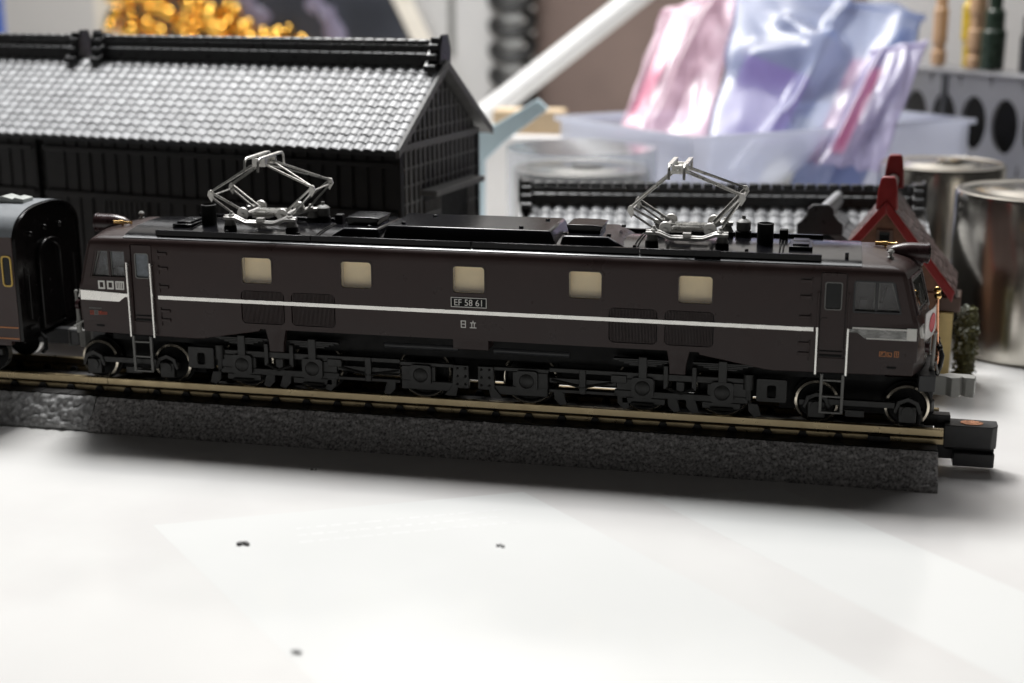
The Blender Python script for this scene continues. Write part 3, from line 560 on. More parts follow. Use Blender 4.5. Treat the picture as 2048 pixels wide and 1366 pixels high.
for e in (-1, 1):
    for s in (-1, 1):
        y0, y1 = s*6.3, s*7.0
        bx = lambda m_, a, b, z0, z1, o=0: m_.box(*mir(e, a, b), *sorted((y0, y1+s*o)), z0, z1)
        sf = MB()                                     # bar frame with window openings
        bx(sf, 20.9, 39.6, 11.9, 12.9); bx(sf, 20.7, 39.6, 9.2, 10.2); bx(sf, 21.0, 26.5, 10.2, 11.9); bx(sf, 33.9, 39.4, 10.2, 11.9); bx(sf, 29.5, 30.7, 10.2, 11.9, .1)
        bx(sf, 21.8, 28.0, 8.25, 9.2); bx(sf, 33.2, 38.6, 8.25, 9.2); bx(sf, 20.2, 22.5, 11.2, 12.4, .2); bx(sf, 37.2, 39.6, 10.2, 12.2, .2)
        bx(sf, 11.2, 21.0, 12.2, 12.9); bx(sf, 11.2, 21.0, 10.6, 11.4, -.15); bx(sf, 11.2, 21.0, 9.2, 9.75); bx(sf, 15.6, 16.6, 9.2, 12.95, .2)
        bx(sf, 2.9, 11.2, 12.0, 12.6); bx(sf, 3.0, 11.0, 8.4, 9.8); bx(sf, 5.8, 11.0, 9.8, 12.0); bx(sf, .7, 3.1, 9.0, 12.6, .15)
        frm = part('bogie_frame', sf, 'frame', loco, bevel=.1)
        gp = MB().prism([(e*.7, 12.55), (e*3.0, 12.55), (e*3.2, 9.4), (e*4.4, 7.9), (e*2.6, 7.8), (e*2.3, 9.2), (e*.7, 9.2)], y1, y1+s*.25); part('gusset_plate', gp, 'frame', frm, bevel=.05)
        for gx, gz in ((1.2, 12.1), (2.4, 12.1), (1.2, 10.9), (2.4, 10.9), (1.2, 9.7), (2.4, 9.7)): part('rivet', MB().sphere((e*gx, y1+s*.25, gz), .22, 8), 'frame', frm)
        for ax in (7.97, 24.77, 36.0):
            zc = 10.75
            box_ = part('axle_box', MB().plate(rrect(e*ax-1.6, e*ax+1.6, zc-1.5, zc+1.5, .5, 5), [(e*ax+1.1*math.cos(math.radians(a)), zc+1.1*math.sin(math.radians(a))) for a in [45*0+ i*360/24 for i in range(24)]], y1-s*.1, y1+s*.45), 'frame', frm)
            part('axle_cap', MB().lathe([(1.1, y1-s*.1), (1.05, y1+s*.42), (.8, y1+s*.55), (.05, y1+s*.58)], (e*ax, 0, zc), 'y', 20), 'frame', box_)
            if ax > 10:
                spm = MB(); 
                for k in range(4): bx(spm, ax-4.2+.75*k, ax+4.2-.75*k, 14.75-.25*k, 14.93-.25*k, .25)
                bx(spm, ax-4.1, ax+4.1, 14.55, 14.9, -.2)
                sp_ = part('leaf_spring', spm, 'frame', frm); bk = MB(); bx(bk, ax-.6, ax+.6, 12.0, 15.3, .4); part('spring_buckle', bk, 'frame', sp_, bevel=.08)
                wd = MB().tube([(e*(ax-1.6), y1+s*.3, 8.35), (e*(ax+1.6), y1+s*.3, 8.35)], .2, 6); part('tie_bar', wd, 'frame', frm)
        for hx in (28.05, 32.05): hm = MB(); bx(hm, hx-.32, hx+.32, 10.8, 14.2, .35); part('spring_hanger', hm, 'frame', frm, bevel=.06)
        rl = MB().tube([(e*28.1, y1+s*.3, 11.0), (e*30.2, y1+s*.2, 10.2)], .22, 6).tube([(e*32, y1+s*.3, 11.0), (e*30.2, y1+s*.2, 10.2)], .22, 6).tube([(e*11.5, y1, 11.1), (e*16, y1+s*.1, 10.2)], .15, 6).tube([(e*20.6, y1, 11.2), (e*16.2, y1+s*.1, 10.2)], .15, 6); part('brake_rigging', rl, 'frame', frm)
        for sx in (29.0, 31.6, 21.8, 40.3, 12.6): part('brake_shoe', MB().prism([(e*(sx-.7), 9.4), (e*(sx+.7), 9.3), (e*(sx+1.2), 7.6), (e*(sx+.3), 7.3), (e*(sx-.6), 8.2)], y0, y1), 'frame', frm, bevel=.06)
        part('sand_pipe', MB().tube([(e*39.6, y1, 13.6), (e*39.6, y1, 11.4)], .75, 10).tube([(e*39.6, y1, 11.4), (e*39.7, y1, 9.9)], .45, 8).tube([(e*39.7, y1, 9.9), (e*40.3, y1-s*.6, 7.9)], .25, 6), 'frame', frm)
        ep = MB().plate(rrect(*mir(e, 40.7, 44.9), 9.7, 13.0, .2, 2), rrect(*mir(e, 42.2, 43.4), 10.3, 12.1, .3, 2), y0, y1); part('frame_end_plate', ep, 'frame', frm, bevel=.06)
        # leading truck
        tb = MB(); bx(tb, 50.2, 59.5, 9.85, 10.7, .1); bx(tb, 46.6, 51.2, 9.6, 10.4, 0); bx(tb, 52.9, 55.5, 8.2, 9.2, -.2)
        for ax in (49.0, 61.2):
            a2 = ax if e > 0 else ax-.6
            tb.prism([(e*(a2-1.9), 9.4), (e*(a2-1.4), 11.0), (e*a2, 11.6), (e*(a2+1.4), 11.0), (e*(a2+1.9), 9.4), (e*(a2+1.5), 9.2), (e*(a2+1), 10.5), (e*a2, 11), (e*(a2-1), 10.5), (e*(a2-1.5), 9.2)], y0+s*.1, y1+s*.3)
        tr_ = part('truck_frame', tb, 'frame', loco, bevel=.06)
        for ax in (49.0, 61.2):
            a2 = ax if e > 0 else ax-.6
            o = part('axle_box', MB().box(e*a2-1.2, e*a2+1.2, *sorted((y0, y1+s*.25)), 7.9, 10.3), 'frame', tr_, bevel=.15)
            part('axle_cap', MB().lathe([(.85, y1), (.8, y1+s*.45), (.05, y1+s*.5)], (e*a2, 0, 9.5), 'y', 16), 'frame', o)
        # steps below the doors
        lx0, lx1 = (49.5, 52.35) if e > 0 else (-53.1, -50.25)
        ld = MB(); ly = s*8.2
        for x in (lx0, lx1): ld.box(x-.2, x+.2, ly-.2, ly+.2, 9.0, 14.6)
        for z in (9.1, 11.4, 13.7): ld.box(lx0, lx1, ly-.2, ly+.45*1, z-.14, z+.14)
        part('step_ladder', ld, 'grey', loco, bevel=.06)
        pm = MB().tube([(e*2.7, s*5.2, 14.6), (e*13.9, s*5.2, 14.55)], .55, 10).tube([(e*13.9, s*5.2, 14.5), (e*16, s*5.2, 14.9), (e*19.5, s*5.2, 15.2)], .3, 8); part('air_pipe', pm, 'dgrey', loco)
for e in (-1, 1): part('truck_shade_block', MB().box(*mir(1, e*43.8, e*62.4), -3.3, 3.3, 7.9, 13.3), 'blackm', loco)  # dark block added in place of the shade behind the leading wheels
part('centre_casing', MB().box(-2.7, 2.6, -8.4, 8.4, 15.3, 16.95), 'brown2', loco, bevel=.1)
# ---- ends: couplers, hoses, flag
for e in (-1, 1):
    X = lambda x: x*e if e > 0 else -(x-2.0)
    pl = [(X(63.2), -.7), (X(66.6), -.7), (X(67.2), -1.5), (X(68.3), -1.3), (X(68.7), -.3), (X(69.1), -.9), (X(70.3), -1.1), (X(70.6), .3), (X(69.8), 1.1), (X(68.2), 1.2), (X(67.1), 1.4), (X(66.2), .7), (X(63.2), .7)]
    part('coupler', MB().prism(pl, 10.3, 13.1, 'xy'), 'lgrey' if e > 0 else 'grey', loco, bevel=.12)
    part('coupler_pocket', MB().box(*mir(1, X(60), X(64.8)), -2.0, 2.0, 10.2, 14.2), 'dgrey', loco, bevel=.1)
    part('buffer_beam', MB().box(*mir(1, X(62.4), X(64.6)), -7.5 if e > 0 else -3.6, 7.5 if e > 0 else 3.6, 12.6, 14.9), 'dgrey', loco, bevel=.1)
    X = lambda x: x*e if e > 0 else -(x-.75)
    for y in (-2.9, -2.2, 2.4): part('brake_hose', MB().tube([(X(65.2), y, 17.6), (X(65.6), y, 16.6), (X(65.4), y-.2, 15.2), (X(65.0), y, 13.8)], .3, 8).sphere((X(65.2), y, 17.7), .42, 8), 'coachend', loco)
    part('snow_plough', MB().prism([(X(63.0), -6.5), (X(65.2), -.2), (X(65.2), .2), (X(63.0), 6.5), (X(62.6), 6.5), (X(62.6), -6.5)], 7.6, 9.4, 'xy'), 'blackm', loco, bevel=.06)
    part('uncoupling_lever', MB().tube([(X(64.9), -6.2, 15.0), (X(64.9), -1.6, 15.3), (X(65.3), -1.2, 15.7), (X(64.9), 1.2, 15.4), (X(64.9), 6, 15.0)], .16, 6), 'lgrey', loco)
for s, zt in ((-1, 24.7), (1, 25.2)):
    b0 = Vector((65.25, s*1.2, 13.4)); t0 = Vector((64.45, -2.4 if s < 0 else -.9, zt))
    fp = part('flag_pole', MB().tube([b0, t0], .17, 8), 'copper', loco)
    part('finial', MB().sphere(t0+Vector((0, 0, .2)), .52, 14), 'brass', fp)
def flagpt(u, v):
    y = -1.4-5.9*u; x = 64.6-1.75*u+.12*math.sin(u*4); return (x, y, 24.1-.9*u-3.9*v-.18*math.sin(u*5))
fl = MB().grid(flagpt, 10, 6); fl.grid(lambda u, v: tuple(Vector(flagpt(u, v))+Vector((-.1, .03, 0))), 10, 6, True)
fo = part('flag', fl, 'flagw', loco)
dm = MB(); c = [flagpt(.5+.23*math.cos(a*PI/12), .5+.34*math.sin(a*PI/12)) for a in range(24)]
dm.add([(p[0]+.06, p[1]-.03, p[2]) for p in c], [tuple(range(24))]); dm.add([(p[0]-.16, p[1]+.06, p[2]) for p in c], [tuple(range(24))])
part('red_disc', dm, 'flagr', fo)

# ================================================================== COACH
coach = thing('passenger_coach', 'brown passenger coach with grey roof and glossy dark end coupled behind the locomotive', 'coach', (-110, 0, 6.7), world=True)
X0, X1 = -150, -71.3
cs = [(-9.5, 13.0), (-9.5, 28.6)]+[(-9.5*math.cos(a)**.8 if a < 1.5 else 0, 28.6+4.7*math.sin(a)) for a in [i*PI/2/10 for i in range(1, 11)]]
full = cs+[(-y, z) for y, z in cs[::-1][1:]]
part('body', MB().prism([(-9.5, 12.9), (-9.5, 29.4), (9.5, 29.4), (9.5, 12.9)], X0, X1-.3, 'yz'), 'coach', coach, bevel=.1)
rf = [(-9.65, 29.3)]+[(y*1.01, z+.12) for y, z in full if z > 29.3]+[(9.65, 29.3)]
part('roof', MB().prism(rf, X0, X1-.25, 'yz'), 'roofg', coach, ang=50)
endp = [(-9.5, 12.9)]+[(y, z) for y, z in full if z > 28]+[(9.5, 12.9)]
part('end_wall', MB().prism(endp, X1-.3, X1+.1, 'yz'), 'coachend', coach, bevel=.12)
rmo = [(-9.5, 13.0)]+[p for p in full if p[1] > 28]+[(9.5, 13.0)]; rmi = [(p[0]*.95, p[1]-.35) for p in rmo]
part('end_rim', MB().plate(rmo, rmi, X1, X1+.35, 'yz'), 'coachend', coach)
ga = [(-3.6, 13.6), (-3.6, 25.4)]+[(-3.6*math.cos(a), 25.4+2.4*math.sin(a)) for a in [i*PI/10 for i in range(1, 10)]]+[(3.6, 25.4), (3.6, 13.6)]
gi = [(y*.72, z-.9 if z > 20 else z+.4) for y, z in ga]
gw = part('gangway', MB().plate(ga, gi, X1+.05, X1+.75, 'yz'), 'coachend', coach, bevel=.2)
part('gangway_door', MB().prism(gi, X1+.1, X1+.3, 'yz'), 'coachend', gw)
for y in (-6.8, 6.8):
    part('end_step', MB().box(X1, X1+.6, y-.9, y+.9, 14.5, 14.9), 'coachend', coach); part('end_hand_rail', MB().tube([(X1+.5, y, 16), (X1+.5, y, 24)], .12, 6), 'coachend', coach)
for y in (-5.2, -1, 3.5): part('lamp_bracket', MB().sphere((X1+.3, y, 29.6-.1*abs(y)), .5, 10), 'coachend', coach)
for x in (-75.6, -97, -119):
    part('roof_ventilator', MB().prism([(x-2.2, 33.1), (x+2.2, 33.1), (x+2.2, 34.0), (x+.8, 34.25), (x+.3, 34.0), (x-1.4, 34.4), (x-2.2, 34.2)], -2.4, .6), 'ventg', coach, bevel=.15)
for s in (-1, 1):
    for x in (-72.75, -79.4, -86, -93, -100):
        o = part('window', MB().prism(rrect(x-.62, x+.62, 21.85, 26.2, .4), s*9.52, s*9.35), 'glass', coach)
        part('window_frame', MB().plate(rrect(x-.85, x+.85, 21.6, 26.45, .55), rrect(x-.62, x+.62, 21.85, 26.2, .38), s*9.66, s*9.4), 'yellow', o)
    ln = MB()
    for z in (15.15, 13.4): ln.box(X0, -71.7, *sorted((s*9.56, s*9.45)), z-.1, z+.1)
    part('waist_line', ln, 'orange', coach)
    part('sole_bar', MB().box(X0, X1-2, *sorted((s*9.3, s*8.3)), 12.2, 13.0), 'coach', coach)
part('underframe', MB().box(X0, X1-4, -6, 6, 11.6, 12.9).box(-99, -82, -5, 5, 8.4, 11.6), 'blackm', coach)
for x in (-79.5, -94.5):
    for y in (-4.7, 4.7):
        o = part('wheel', MB().lathe([(.5, -.6), (2.9, -.6), (2.9, .5), (2.4, .5), (2.2, .2), (.4, .2)], (x, y, 9.7), 'y', 28), 'blackm', coach)
        part('tyre', MB().plate([(x+2.92*math.cos(a), 9.7+2.92*math.sin(a)) for a in [i*PI/14 for i in range(28)]], [(x+2.5*math.cos(a), 9.7+2.5*math.sin(a)) for a in [i*PI/14 for i in range(28)]], y-.5, y+.55), 'silver', o)
for s in (-1, 1): part('bogie_frame', MB().box(-97.5, -76.5, *sorted((s*6.2, s*7)), 9.8, 11).box(-81, -78, *sorted((s*6.2, s*7.3)), 8.6, 11).box(-96, -93, *sorted((s*6.2, s*7.3)), 8.6, 11).box(-88.5, -85.5, *sorted((s*6.2, s*7.3)), 8, 10.4), 'frame', coach, bevel=.15)
part('coupler', MB().prism([(-74, -.7), (-68.8, -.7), (-67.6, -1.4), (-66.4, -1.2), (-66.0, 0), (-66.6, .9), (-68.5, 1.2), (-74, .8)], 10.5, 13.0, 'xy'), 'dgrey', coach, bevel=.15)
part('end_hose', MB().tube([(X1+.2, -4.5, 13.2), (X1+1, -4.5, 12.4), (X1+.9, -4.4, 10.6), (X1+.2, -4.4, 10)], .3, 8), 'blackm', coach)
part('buffer_beam', MB().box(X1-1, X1+.1, -7, 7, 12.5, 13.3), 'blackm', coach, bevel=.1)

# ================================================================== TRACK
def bed(xa, xb, cell, amp, res, yb, ztop, seed):
    """ballast: moulded stones as real relief on the shoulder slopes and top"""
    prof = [(-yb, 0), (-yb, .5), (-9.4, ztop-.2), (-8.6, ztop), (8.6, ztop), (9.4, ztop-.2), (yb, .5), (yb, 0)]
    g = MB(); nx = int((xb-xa)/res)
    def relief(x, y, z):
        q = Vector((x/cell+seed, y/cell, z/cell)); d = noise.voronoi(q)[0]
        return amp*(1.0-min(1, d[0]*1.25)) + amp*.3*noise.noise(q*2.3)
    def side(s):
        a = (yb, .45); b = (8.7, ztop); L = math.hypot(a[0]-b[0], a[1]-b[1]); nv = int(L/res*1.1); nn = Vector((0, s*(b[1]-a[1]), (a[0]-b[0]))).normalized()
        def fn(u, v):
            x = xa+(xb-xa)*u; y = s*(a[0]+(b[0]-a[0])*v); z = a[1]+(b[1]-a[1])*v
            r = relief(x, y, z) if (.02 < v) else 0
            return (x, y+nn.y*r, z+nn.z*r)
        g.grid(fn, nx, nv, s > 0)
        g.grid(lambda u, v: (xa+(xb-xa)*u, s*yb, .45*v), nx, 1, s > 0)
    side(-1)
    g.add([(xa, 8.7, ztop), (xb, 8.7, ztop), (xb, yb, 0), (xa, yb, 0)], [(0, 1, 2, 3)])
    g.add([(xa, -8.7, ztop-.02), (xb, -8.7, ztop-.02), (xb, 8.7, ztop-.02), (xa, 8.7, ztop-.02)], [(0, 1, 2, 3)])
    e = [(-yb, 0), (-yb, .45), (-8.7, ztop), (8.7, ztop), (yb, .45), (yb, 0)]
    for x in (xa+.01, xb-.01): g.add([(x, y, z) for y, z in e], [tuple(range(6))])
    return g
RP = [(-.42, 5.7), (.42, 5.7), (.42, 6.62), (.34, 6.7), (-.34, 6.7), (-.42, 6.62)]
RF = [(-.8, 4.7), (.8, 4.7), (.8, 5.4), (.4, 5.52), (-.4, 5.52), (-.8, 5.4)]
SLP = MB().box(-.75, .75, -8.2, 8.2, 4.3, 4.74)
for s in (-1, 1):
    for s2 in (-1, 1):
        y = s*4.9+s2*.95; SLP.prism([(-.8, 4.6), (.8, 4.6), (.38, 5.45), (-.38, 5.45)], y-.28, y+.28)
slp_me = SLP.mesh('sleeper', M['sleeper'])
def track(xa, xb, label, first, count, matname, cell, amp, res, yb, rails):
    t = thing('track', label, 'model track', ((xa+xb)/2, 0, 0), 0, 'track pieces under the train', True)
    part('ballast_bed', bed(xa, xb, cell, amp, res, yb, 4.5, xa), matname, t, ang=60)
    part('sleeper_web', MB().box(xa+.05, xb-.05, -8.4, 8.4, 4.2, 4.66), 'sleeper', t)
    for s in (-1, 1):
        r_ = part('rail', MB().prism([(y+s*4.9, z) for y, z in RP], rails[0], rails[1], 'yz'), 'rail', t)
        part('rail_foot', MB().prism([(y+s*4.9, z) for y, z in RF], rails[0], rails[1], 'yz'), 'rail', r_)
        part('rail_web', MB().box(rails[0], rails[1]-.05, s*4.9-.16, s*4.9+.16, 5.45, 5.75), 'sleeper', r_)  # web coloured black to paint in the shade under the rail head
    for i in range(count):
        o = bpy.data.objects.new('sleeper', slp_me); COL.objects.link(o); o.parent = t; o.matrix_parent_inverse = PIV[t.name]
        o.location = (first+4.92*i, 0, 0)
    return t
tr = track(-59.6, 65.5, 'grey ballasted track piece under the locomotive with a connector at its right end', -56.0, 23, 'ballast', .62, .42, .27, 12.5, (-59.6, 66.3))
part('wide_sleeper', MB().box(55.6, 60, -8, 8, 4.3, 4.72).box(56.2, 59.2, -6.4, -5.5, 4.6, 5.5).box(56.2, 59.2, 5.5, 6.4, 4.6, 5.5), 'sleeper', tr)
jb = [(66.5, -3.2), (72.9, -3.2), (73.6, -2.6), (73.8, -1.6), (73.8, .2), (66.5, .4)]
jn = part('rail_connector', MB().prism(jb, 3.5, 6.75, 'xy').prism([(66.6, -3.0), (73.4, -3.0), (73.4, .2), (66.6, .2)], 3.1, 3.55, 'xy').prism([(67.9, -4.2), (73.2, -4.2), (73.4, -4.0), (73.4, .2), (67.9, .2)], 1.2, 3.15, 'xy').box(65.4, 68, -3.0, .2, 1.8, 6.4), 'dgrey', tr, bevel=.12)
part('contact', MB().lathe([(1.5, 6.7), (1.45, 6.85), (1.0, 6.86), (.05, 6.8)], (0, 0, 0), 'z', 24), 'copper', jn).data.transform(Matrix.Translation((70.3, -1.5, 0)) @ Matrix.Diagonal((1.05, .7, 1, 1)))
part('rail_joiner', MB().box(63.9, 67.4, -1.6, .2, 6.0, 7.7), 'dgrey', tr, bevel=.1)
track(-150, -59.8, 'left track piece with coarse shiny ballast carrying the coach', -149.4, 19, 'ballast2', 1.15, .7, .3, 12.0, (-150, -59.7))

# ================================================================== TILED HOUSES
def tile_mesh(w_, l_):
    g = MB(); n_ = 8; A = .2*w_/2.2
    prof = []
    for i in range(n_+1):
        u = i/n_; prof.append((w_*(u-.5)*1.02, A*(math.sin(2*PI*u-.6)+.35*math.sin(4*PI*u))))
    def top(u, v):
        i = u*n_; k = min(int(round(i)), n_); x, z = prof[k]; return (x, -l_*1.06*(1-v)+0, z + .17*(1-v))
    g.grid(top, n_, 2)
    for k in range(n_):                               # front lip
        (x0, z0), (x1, z1) = prof[k], prof[k+1]
        g.add([(x0, -l_*1.06, z0+.17), (x1, -l_*1.06, z1+.17), (x1, -l_*1.06+.02, z1-.12), (x0, -l_*1.06+.02, z0-.12)], [(0, 3, 2, 1)])
    return g.mesh('tile', M['tile'], 50)
def lay_tiles(t, me, x0, nx, w_, y0, z0, slope, rows, l_, limit, uneven=.03, skip=None):
    """rows of pan tiles on a slope rising toward +y; the first `limit` as parts, the rest as one part"""
    c, s_ = math.cos(slope), math.sin(slope); cnt = 0; rest = []
    for r in range(rows):
        for k in range(nx):
            x = x0-w_*(k+.5); d = l_*(r+1)
            if skip and skip(x, d): continue
            mtx = Matrix.Translation((x, y0+d*c, z0+d*s_+random.uniform(-uneven, uneven))) @ Matrix.Rotation(slope, 4, 'X') @ Matrix.Rotation(random.uniform(-.02, .02), 4, 'Y')
            if cnt < limit:
                o = bpy.data.objects.new('tile', me); COL.objects.link(o); o.parent = t; o.matrix_local = mtx
            else: rest.append(mtx)
            cnt += 1
    if rest:
        g = MB(); base = [v.co.copy() for v in me.vertices]; pf = [tuple(p.vertices) for p in me.polygons]
        for m_ in rest: g.add([m_ @ v for v in base], pf)
        me2 = bpy.data.meshes.new('tile_field'); me2.from_pydata([tuple(p) for p in g.v], [], g.f); me2.shade_smooth(); me2.set_sharp_from_angle(angle=math.radians(50)); me2.materials.append(M['tile'])
        o = bpy.data.objects.new('tile_field', me2); COL.objects.link(o); o.parent = t; o['kind'] = 'stuff'
def ridge(t, x0, x1, yc, z, hgt, ends=(1, 1)):
    rb = MB().box(x0, x1, yc-1.15, yc+1.15, z-1.0, z+hgt*.45).box(x0, x1, yc-.95, yc+.95, z+hgt*.45, z+hgt*.8)
    part('ridge_course', rb, 'ridge', t, bevel=.12)
    n_ = int(abs(x1-x0)/2.1)
    g1 = MB().lathe([(.62, -1.0), (.8, -.95), (.8, .7), (.62, .95)], (0, 0, 0), 'x', 12); cap_me = g1.mesh('ridge_tile', M['ridge'])
    g2 = MB().box(-.9, .9, -.3, .3, -.18, .18); fl_me = g2.mesh('ridge_tile', M['ridge'])
    for i in range(n_):
        x = x0+(x1-x0)*(i+.5)/n_
        o = bpy.data.objects.new('ridge_tile', cap_me); COL.objects.link(o); o.parent = t; o.location = (x, yc, z+hgt*.8+.2)
        o = bpy.data.objects.new('ridge_tile', fl_me); COL.objects.link(o); o.parent = t; o.location = (x, yc-1.2, z+hgt*.36); o.rotation_euler = (math.radians(33), 0, 0)
    for xe, on in ((x0, ends[0]), (x1, ends[1])):
        if not on: continue
        d = 1 if xe == x1 else -1
        e = MB()
        e.box(*sorted((xe-d*1.4, xe+d*.5)), yc-1.5, yc+1.5, z+hgt*.3, z+hgt*1.2)
        for sy in (-1, 1):                            # stepped end tiles, their tops sloping outward
            for y_, z_, w2 in ((1.9, z+hgt*.92, 1.5), (2.6, z+hgt*.42, 1.7), (3.4, z-hgt*.12, 1.8)):
                q = [(yc+sy*(y_-1.3), z_+.55), (yc+sy*(y_+.2), z_-.35), (yc+sy*(y_+.2), z_-1.3), (yc+sy*(y_-1.3), z_-1.3)]
                e.prism(q, *sorted((xe-d*w2, xe+d*.35)), 'yz')
        e.prism([(yc-2.2, z-.6), (yc-2.2, z+hgt*.6), (yc-1.2, z+hgt*1.35), (yc+1.2, z+hgt*1.35), (yc+2.2, z+hgt*.6), (yc+2.2, z-.6)], *sorted((xe+d*.4, xe+d*.9)), 'yz')
        part('ridge_end', e, 'ridge', t, bevel=.15)
# --- big house at the left: local frame with x along the eaves, y to the back; origin at the right front eave corner on the table
def big_house(loc, rz, length, label, full_):
    """full_: the main house; the other adjoins its left end, so only free gable ends get barge boards"""
    H, RISE, hw, ov = 39.7, 13.1, 19.3, 3.0
    t = thing('wooden_house', label, 'model house', loc, rz, 'dark tiled wooden houses')
    sl = math.atan2(RISE, hw); L = math.hypot(RISE, hw); rows = 12; l_ = (L-1.0)/rows; w_ = 2.16
    for s in (0, 1):                                  # roof boards (solid under the tiles)
        y0, y1 = (0, hw) if s == 0 else (2*hw, hw)
        v = [(-length, y0, H-.55), (0, y0, H-.55), (0, y1, H+RISE-.55), (-length, y1, H+RISE-.55)]
        part('roof_board', MB().add(v+[(a, b, c-.8) for a, b, c in v], [(0, 1, 2, 3), (7, 6, 5, 4), (0, 4, 5, 1), (1, 5, 6, 2), (2, 6, 7, 3), (3, 7, 4, 0)]), 'ridge' if s == 0 else 'lattice', t)
    lay_tiles(t, tile_mesh(w_, l_), -.15 if full_ else .9, int(length/w_)+(1 if full_ else 0), w_, -.4, H-.35, sl, rows, l_, 300 if full_ else 110)
    ridge(t, -length+(2.6 if full_ else .6), -1.2 if full_ else -1.9, hw, H+RISE+.1, 3.4)
    bb = MB()                                         # barge boards
    for y0, y1 in ((-.6, hw), (2*hw+.6, hw)):
        bb.add([(x, y, z) for x in (-.5, .25) for y, z in ((y0, H-1.6), (y0, H-.2), (y1, H+RISE+.3), (y1, H+RISE-1.3))], [(0, 1, 2, 3), (7, 6, 5, 4), (0, 4, 5, 1), (1, 5, 6, 2), (2, 6, 7, 3), (3, 7, 4, 0)])
    if full_: part('barge_board', bb, 'lattice', t, bevel=.1)
    yf, yr, xg = ov, 2*hw-ov, -1.8
    part('front_wall', MB().box(-length+.4, xg-.4, yf, yf+.8, 0, H), 'wood', t)
    pk = MB().box(-.62, .62, -.22, 0, .2, H-.4).mesh('plank', M['wood'])
    npk = int((length-2.5)/2.9)
    for i in range(npk):
        o = bpy.data.objects.new('plank', pk); COL.objects.link(o); o.parent = t; o.location = (xg-1.2-2.9*i, yf-random.uniform(0, .12), 0); o.scale = (1.7, 1, 1)
    part('lintel', MB().box(-length+.4, xg-.2, yf-.7, yf-.2, 27.5, 28.6).box(-length+.4, xg-.2, yf-.6, yf-.2, 36.0, 36.9), 'wood', t, bevel=.1)
    for xw in (-14, -36, -58):
        if -xw < length-6:
            o = part('window', MB().box(xw-5, xw+5, yf-.45, yf-.1, 14, 27.4), 'gable', t)
            lt = MB()
            for k in range(9): lt.box(xw-4.6+k*1.15-.15, xw-4.6+k*1.15+.15, yf-.7, yf-.4, 14.2, 27.2)
            part('window_lattice', lt, 'wood', o)
    gp = [(yf, 0), (yr, 0), (yr, H), (hw, H+RISE-2.2), (yf, H)]
    part('gable_wall', MB().prism(gp, xg-.8, xg, 'yz'), 'gable', t)
    part('rear_wall', MB().box(-length+.4, xg-.8, yr-.8, yr, 0, H), 'wood', t)
    n_ = 17
    for i in range(n_+1):                             # lattice battens: uprights and rails
        y = yf+.3+(yr-yf-.6)*i/n_; zt = H+RISE-2.4-(abs(y-hw)/(hw-ov))*(RISE-2.2)
        door = 11.5 < y < 31
        zb = 31.0 if door else 0
        if zt-zb > 1: part('batten', MB().box(xg, xg+.34, y-.3, y+.3, zb, zt), 'lattice', t)
    for z in [2+3.05*k for k in range(16)]:
        k2 = min(1, max(0, (H+RISE-2.4-z)/(RISE-2.2))); ya, yb_ = hw-(hw-ov)*k2, hw+(hw-ov)*k2
        if yb_-ya < 1: continue
        segs = [(ya, yb_)] if z > 31 else [(ya, 11.5), (31, yb_)]
        for a, b in segs: part('batten', MB().box(xg, xg+.22, a, b, z-.2, z+.2), 'lattice', t)
    part('beam', MB().box(xg, xg+.6, yf, yr, H-1.0, H+.1), 'lattice', t, bevel=.08)
    part('corner_post', MB().box(xg-.2, xg+.5, yf-.3, yf+.9, 0, H), 'wood', t); part('corner_post', MB().box(xg-.2, xg+.5, yr-.9, yr+.3, 0, H), 'wood', t)
    cn = MB().prism([(10.8, 30.2), (31.8, 30.2), (31.8, 31.2), (10.8, 31.2)], xg, xg+3.4, 'yz'); part('door_canopy', cn, 'lattice', t, bevel=.1)
    d = part('door', MB().box(xg, xg+.25, 12.2, 18.5, 0, 29.5), 'gable', t)
    dl = MB()
    for k in range(7): dl.box(xg+.2, xg+.5, 12.3+k*1.0, 12.6+k*1.0, .5, 29)
    for z in (8, 14, 20, 26): dl.box(xg+.2, xg+.55, 12.2, 18.5, z, z+1.0)
    part('door_lattice', dl, 'lattice', d)
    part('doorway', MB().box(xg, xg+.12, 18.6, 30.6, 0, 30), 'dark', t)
    return t
TH = math.radians(-9.6); c_, s_ = math.cos(TH), math.sin(TH); HL = 76.6
big_house((-20.7, 26, 0), TH, HL, 'large dark wooden house with shiny grey tiled roof, lattice gable and black ridge', True)
big_house((-20.7-c_*(HL+.1)+s_*-.0, 26-s_*(HL+.1), 0), TH, 30, 'neighbouring tiled house adjoining at the left edge of the photo', False)
